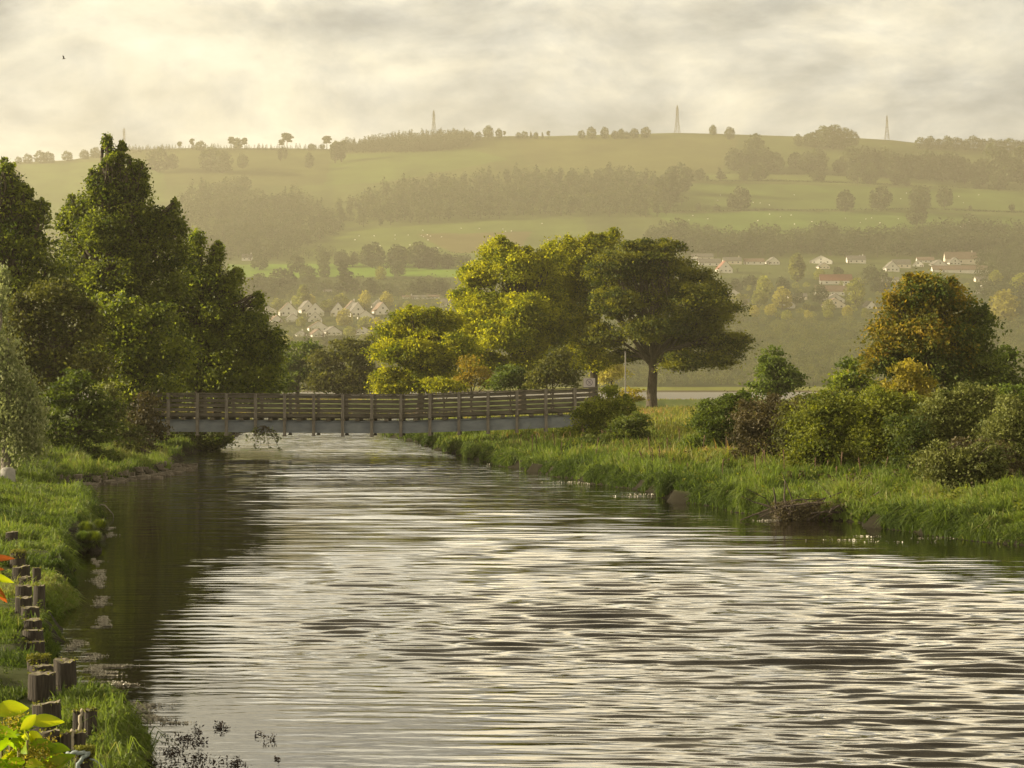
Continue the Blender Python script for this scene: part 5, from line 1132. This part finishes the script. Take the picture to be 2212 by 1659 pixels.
# dark rooty tussocks at the left water's edge
def tussock(x, y, w, lb, mat='gorse'):
    xd, yd, wd = x / 1.8083, y / 1.8083, w / 1.8083
    Y = CAMZ * FD / (yd - HY) * .97; c = W(xd, yd, Y); c[0] += .22; rng = np.random.default_rng(int(x)); r = wd / 2 / FD * Y * 1.15
    base = np.array([c[0], Y, 0.]); t = thing('grass_tussock', lb, 'tussock', base, 'dark tussocks at the left water edge')
    V = []; n, k = 14, 6; top = max(c[2] + r, .3)
    for j in range(k):
        q = j / (k - 1); rr = r * (math.sin(math.pi * (.28 + .70 * q)) + .05)
        for i in range(n): a = 2 * math.pi * i / n; V.append((rr * math.cos(a) * (1 + rng.normal(0, .08)), rr * math.sin(a), -.15 + (top + .05) * q + rng.normal(0, .015)))
    F = [[j * n + i, j * n + (i + 1) % n, (j + 1) * n + (i + 1) % n, (j + 1) * n + i] for j in range(k - 1) for i in range(n)] + [[(k - 1) * n + i for i in range(n)]]
    obj('root_ball', mesh_np('root_ball', np.array(V), F, mats=[M['pile']], smooth=True), t)
    m = 1500; a = rng.uniform(0, 6.28, m); q = rng.random(m); rr = r * 1.02 * np.sqrt(q)
    b = np.stack([rr * np.cos(a), rr * np.sin(a), top * (1 - .55 * q ** 2)], -1)
    tip = b + np.stack([np.cos(a) * .12 * (.3 + q), np.sin(a) * .12 * (.3 + q), .13 * (1 - 1.6 * q ** 2)], -1) + rng.normal(0, .03, (m, 3))
    wv = np.stack([-np.sin(a), np.cos(a), 0 * a], -1) * .009
    VV = np.stack([b - wv, b + wv, tip], 1).reshape(-1, 3)
    obj('grass', mesh_np('grass', VV, np.arange(3 * m).reshape(m, 3), attrs={'v': np.repeat(rng.random(m) * .55, 3)}, mats=[M['left_leaf' if mat == 'dark' else 'grass_blade']]), t)
for q in [(238, 1950, 30, 'small dark tussock where the left bank meets the river bend', 'dark'), (328, 1998, 44, 'green topped tussock, farthest out at the left water edge', 'g'), (300, 2092, 50, 'dark round tussock above the cluster at the left water edge', 'dark'),
          (358, 2080, 40, 'small dark tussock right of the cluster at the left water edge', 'dark'), (330, 2132, 50, 'darkest tussock standing in the water in the left edge cluster', 'dark'), (285, 2132, 40, 'grass fringed tussock at the left of the water edge cluster', 'g')]:
    tussock(*q)

# driftwood heap on the right bank, log and stones on the left bank
def driftheap():
    rng = np.random.default_rng(4); c = W(1745, 1108, 54.5); base = np.array([c[0], 54.5, 0.0])
    t = thing('driftwood_heap', 'tangled dark heap of washed-up branches at the foot of the right bank', 'driftwood', base)
    for k in range(44):
        mb = MB(); a = np.array([rng.uniform(-1.1, 1.0), rng.uniform(-.5, .6), rng.uniform(.0, .45)]); L = rng.uniform(.3, 1.3)
        d = np.array([rng.normal(0, 1), rng.normal(0, .5), rng.normal(.15, .35)]); d /= np.linalg.norm(d)
        p = [a, a + d * L * .5 + rng.normal(0, .05, 3), a + d * L + rng.normal(0, .1, 3)]; r0 = rng.uniform(.012, .04)
        p = [np.maximum(q, (-9, -9, .01)) for q in p]
        mb.tube(p, [r0, r0 * .8, r0 * .4], 5); mb.build('branch', M['drift'], t)
    mb = MB(); n = 10
    for k in range(9): mb.tube([(rng.uniform(-.9, .7), .25, .0), (rng.uniform(-.8, .7), .2, rng.uniform(.25, .5))], [.22, .08], 7)
    mb.build('root_mass', M['drift'], t)
    mb = MB(); mb.tube([(-1.1, -.2, .28), (-1.5, -.35, .16), (-1.9, -.5, .02)], [.025, .02, .012], 5); mb.build('branch', M['drift'], t)
    P = np.stack([rng.uniform(-1, 1, 2600), rng.uniform(-.5, .4, 2600), rng.uniform(0, .5, 2600)], -1); V, F, v = leaves(P, .06, rng)
    obj('caught_litter', mesh_np('caught_litter', V, F, attrs={'v': v}, mats=[M['bramble']]), t)
driftheap()
def leftbits():
    c = W(345, 992, 88); base = np.array([c[0], 88, c[2]]); mb = MB()
    mb.tube([base + (-1.0, .3, .45), base + (-.3, .1, .12), base + (.45, -.1, -.25)], [.10, .12, .08], 8)
    tag(mb.build('fallen_log', M['drift'], None, loc=base, rel=base, smooth=True), 'short fallen log sloping to the water below the left end of the bridge', 'log')
    Yq = 62; c = W(17, 1045, Yq); zg = float(ground_z(c[0], Yq)); mb = MB()
    mb.tube([(c[0], Yq, zg - .2), (c[0], Yq, zg + .38), (c[0], Yq, zg + .46)], [.24, .23, .14], 12)
    tag(mb.build('stone_bollard', M['concrete'], None, loc=(c[0], Yq, zg), rel=(c[0], Yq, zg), smooth=True), 'rounded pale stone bollard under the willow at the left edge', 'bollard')
    rng = np.random.default_rng(6); VV = []; FF = []; n = 0
    for k in range(420):
        Y = rng.uniform(68.5, 92); X = float(xl(Y)) + rng.normal(.05, .45); z = float(ground_z(X, Y))
        if z > .35: continue
        s = rng.uniform(.04, .16); d = rng.normal(size=(8, 3)) * .12 + np.array([(x, y, w) for x in (-1, 1) for y in (-1, 1) for w in (-1, 1)])
        VV.append(d * s * np.array([1.3, 1, .6]) + (X, Y, max(z, -.02) + .02)); FF.append(np.array([(0, 1, 3, 2), (4, 6, 7, 5), (0, 4, 5, 1), (2, 3, 7, 6), (0, 2, 6, 4), (1, 5, 7, 3)]) + n); n += 8
    tag(obj('shore_stones', mesh_np('shore_stones', np.concatenate(VV), np.concatenate(FF), mats=[M['mud']]), kind='stuff'), 'small stones on the muddy left shore at the river bend', 'stones')
leftbits()
def twig_loop():
    Y = CAMZ * FD / (1118 - HY); c = W(219, 1118, Y); c[2] = 0; mb = MB()
    mb.tube([c + (-.42, 0, -.05), c + (-.30, 0, .16), c + (-.02, .05, .36), c + (.10, 0, .34), c + (.33, -.05, .10), c + (.36, -.05, -.05)], [.02, .02, .018, .018, .015, .012], 5)
    tag(mb.build('bent_twig', M['wood_post'], None, loc=c, rel=c, smooth=True), 'pale bent twig arching out of the dark water near the left bank', 'twig')
twig_loop()

# ================================================================== floating weed, litter and glints
def floating(name, label, spots, n, size, mat, seed, spike=0, cat='weed'):
    rng = np.random.default_rng(seed); P = []
    for (x, y, rx, ry, wgt) in spots:
        m = int(n * wgt); nb = max(2, int(ry / 2.2)); k = rng.integers(0, nb, m); bx_ = rng.normal(0, rx * .35, nb); bw = rng.uniform(.25, 1, nb)
        X = x + bx_[k] + rng.normal(0, rx * .45, m) * bw[k]; Yp = y + ry * 1.6 * ((k + .5) / nb - .5) + rng.normal(0, .55, m); Yp = np.maximum(Yp, 850)
        D = CAMZ * FD / (Yp - HY); P.append(np.stack([(X - CX) / FD * D, D, 0 * D + .006 + rng.random(m) * .006 + spike * rng.random(m) ** 3 * .06], -1))
    P = np.concatenate(P); k = P[:, 0] > xl(P[:, 1]) - .1; P = P[k]
    V, F, v = leaves(P, size, rng, up=3 if not spike else .5, asp=.4)
    tag(obj(name, mesh_np(name, V, F, mats=[mat]), kind='stuff'), label, cat)
floating('floating_weed', 'dark clumps of weed floating on the slack water at the bottom left',
         [(385, 1598, 46, 8, .10), (432, 1606, 26, 6, .06), (478, 1573, 34, 5, .08), (420, 1640, 60, 10, .12), (370, 1625, 40, 12, .1), (500, 1653, 60, 8, .08), (560, 1588, 10, 5, .02), (582, 1600, 24, 3, .04), (600, 1641, 8, 3, .02), (420, 1583, 24, 4, .05), (350, 1655, 60, 10, .1), (395, 1660, 60, 8, .1), (440, 1670, 80, 10, .1)],
         1100, .035, M['weed'], 1, spike=1)
floating('litter_glints', 'pale litter and painted water glints along the left bank',
         [(235, 1150, 22, 14, .06), (212, 1215, 14, 10, .05), (215, 1250, 22, 24, .10), (222, 1300, 22, 14, .08), (225, 1345, 22, 16, .10), (165, 1395, 26, 14, .06), (195, 1420, 30, 10, .06), (215, 1450, 50, 16, .14), (270, 1440, 40, 3, .03),
          (240, 1480, 60, 8, .10), (290, 1530, 70, 14, .14), (330, 1555, 60, 12, .06)], 7500, .034, M['litter'], 2, spike=.2, cat='litter')
floating('litter_glints', 'pale flecks drifting beside the right bank', [(1700, 1122, 90, 6, .3), (1950, 1165, 120, 10, .2), (1380, 1070, 60, 5, .2), (1250, 1043, 60, 4, .2), (1060, 1003, 50, 3, .1)], 500, .06, M['litter'], 3, spike=.2, cat='litter')

# ================================================================== foreground shrub
def leafblade(L, Wd, bend, n=6):
    V = []
    for i in range(n + 1):
        t = i / n; w = Wd * math.sin(math.pi * min(1, t * .97 + .02)) ** .8 * (1 - .25 * t) / 2; z = -bend * t * t * L
        V += [(t * L, -w, z + w * .35), (t * L, 0, z), (t * L, w, z + w * .35)]
    F = []
    for i in range(n):
        for k in (0, 1): F.append([3 * i + k, 3 * i + k + 1, 3 * i + 4 + k, 3 * i + 3 + k])
    return np.array(V), F
def fg_shrub(name, label, stems, leafs, mat, gz):
    base = np.array([stems[0][0][0], stems[0][0][1], gz]); t = thing(name, label, 'shrub', base)
    mb = MB()
    for s in stems: mb.tube(s, np.linspace(.009, .003, len(s)), 6)
    mb.build('stems', simple('green_stem', (.12, .10, .03), .6), t, rel=base, smooth=True)
    rs_ = np.random.default_rng(5)
    for (p, L, wd, yaw, pitch, roll, mi) in leafs:
        V, F = leafblade(L, wd, .35); cy_, sy_ = math.cos(yaw), math.sin(yaw); cp, sp_ = math.cos(pitch), math.sin(pitch); cr_, sr_ = math.cos(roll), math.sin(roll)
        Rx = np.array([[1, 0, 0], [0, cr_, -sr_], [0, sr_, cr_]]); Ry = np.array([[cp, 0, -sp_], [0, 1, 0], [sp_, 0, cp]]); Rz_ = np.array([[cy_, -sy_, 0], [sy_, cy_, 0], [0, 0, 1]])
        V = V @ (Rz_ @ Ry @ Rx).T + np.array(p) - base
        obj('leaf', mesh_np('leaf', V, F, attrs={'v': np.clip(np.tile([.15, .95, .3], len(V) // 3) + rs_.normal(0, .16, len(V)), 0, 1)}, mats=[mat[mi]], smooth=True), t)
    return t, base
M['fg_leaf'] = leafmat('lime_leaves', (.13, .21, .010), (.20, .28, .012), tf=.5, trans=(1.1, 1.15, .2), rough=.45)
M['fg_yellow'] = leafmat('yellow_lime_leaves', (.19, .26, .010), (.29, .33, .015), tf=.5, trans=(1.1, 1.0, .2), rough=.45)
M['fg_red'] = leafmat('red_leaves', (.16, .07, .015), (.26, .085, .02), tf=.35, trans=(1.2, .8, .4), rough=.45)
def fg():
    rng = np.random.default_rng(21); Y0 = 4.2; gz = float(ground_z(-1.1, Y0))
    def at(x, y, dy=0): return W(x, y, Y0 + dy)
    tops = [(20, 1540), (60, 1580), (95, 1620), (120, 1650), (40, 1620), (5, 1560), (75, 1650)]
    stems = []
    for (x, y) in tops:
        e = at(x, y, rng.uniform(-.12, .12)); b = np.array([-1.12 + rng.normal(0, .05), Y0 + rng.normal(0, .06), gz - .05]); m = (b + e) / 2 + rng.normal(0, .03, 3); stems.append([b, m, e])
    lf = [(at(62, 1560), .070, .034, 0.05, .10, 1.1, 1), (at(-12, 1540), .068, .046, .15, .25, 1.0, 1), (at(45, 1580), .045, .036, .6, .9, 1.0, 0), (at(62, 1612), .055, .034, -.1, .15, 1.0, 0), (at(62, 1640), .050, .034, -.2, -.4, 1.0, 0),
          (at(100, 1658), .062, .030, .1, .55, 1.0, 0), (at(4, 1588), .05, .032, 2.8, .2, 1.0, 1), (at(20, 1600), .05, .036, .3, -.3, 1.1, 0)]
    for k in range(90):
        x, y = rng.uniform(-20, 105), rng.uniform(1560, 1700)
        if y < 1560 + .5 * x * .6: continue
        lf.append((at(x, y, rng.uniform(-.1, .15)), rng.uniform(.035, .058), rng.uniform(.024, .036), rng.uniform(-3, 3), rng.uniform(-.5, .7), rng.uniform(.5, 1.4), int(rng.random() < .2)))
    t, base = fg_shrub('leafy_shrub', 'bright lime-yellow leaved shrub in the bottom left corner', stems, lf, [M['fg_leaf'], M['fg_yellow'], M['fg_red']], gz)
    P = []
    for (cx_, cy_, rx, ry, m) in ((70, 1640, 28, 26, 500), (95, 1618, 16, 16, 260), (30, 1560, 24, 14, 260), (45, 1630, 30, 26, 400), (110, 1650, 20, 10, 200)):
        P.append(np.stack([at(cx_, cy_)[0] + rng.normal(0, rx / FD * Y0 * .6, m), Y0 + rng.normal(0, .05, m), at(cx_, cy_)[2] + rng.normal(0, ry / FD * Y0 * .6, m)], -1))
    P = np.concatenate(P); V, F, v = leaves(P - base, .007, rng); obj('flower_sprays', mesh_np('flower_sprays', V, F, attrs={'v': v}, mats=[M['gold']]), t)
    # arching twig with red leaves entering from the left
    b = np.array([-1.42, Y0 + .1, float(ground_z(-1.42, Y0))]); s = [b, b + (.02, 0, .55), at(-60, 1230), at(-22, 1245)]
    lf = [(at(-30, 1208), .055, .018, .0, .12, 1.2, 2), (at(-30, 1243), .056, .020, .0, -.15, 1.1, 1), (at(-30, 1255), .062, .022, .05, -.75, 1.2, 2), (at(-34, 1252), .058, .022, .02, -.62, 1.0, 1), (at(-24, 1232), .03, .014, .1, .2, 1.0, 2)]
    fg_shrub('leafy_twig', 'arching twig with red and yellow tipped leaves at the left edge', [s], lf, [M['fg_leaf'], M['fg_yellow'], M['fg_red']], b[2])
fg()

# ================================================================== haze
def haze():
    mb = MB(); x0, x1, y0, y1, z0, z1 = -3300, 3300, -120, 3520, -3.0, 345
    mb.box(((x0 + x1) / 2, (y0 + y1) / 2, (z0 + z1) / 2), (x1 - x0, y1 - y0, z1 - z0))
    m, nt, out = newmat('haze'); v = nd(nt, 'ShaderNodeVolumePrincipled')
    v.inputs['Color'].default_value = (.80, .735, .55, 1); v.inputs['Density'].default_value = HAZE; v.inputs['Anisotropy'].default_value = .35
    nt.links.new(v.outputs[0], out.inputs['Volume'])
    o = mb.build('haze', m, kind='stuff'); tag(o, 'golden evening haze filling the valley', 'haze'); o.display_type = 'BOUNDS'
haze()
print('faces', sum(len(m.polygons) for m in bpy.data.meshes))
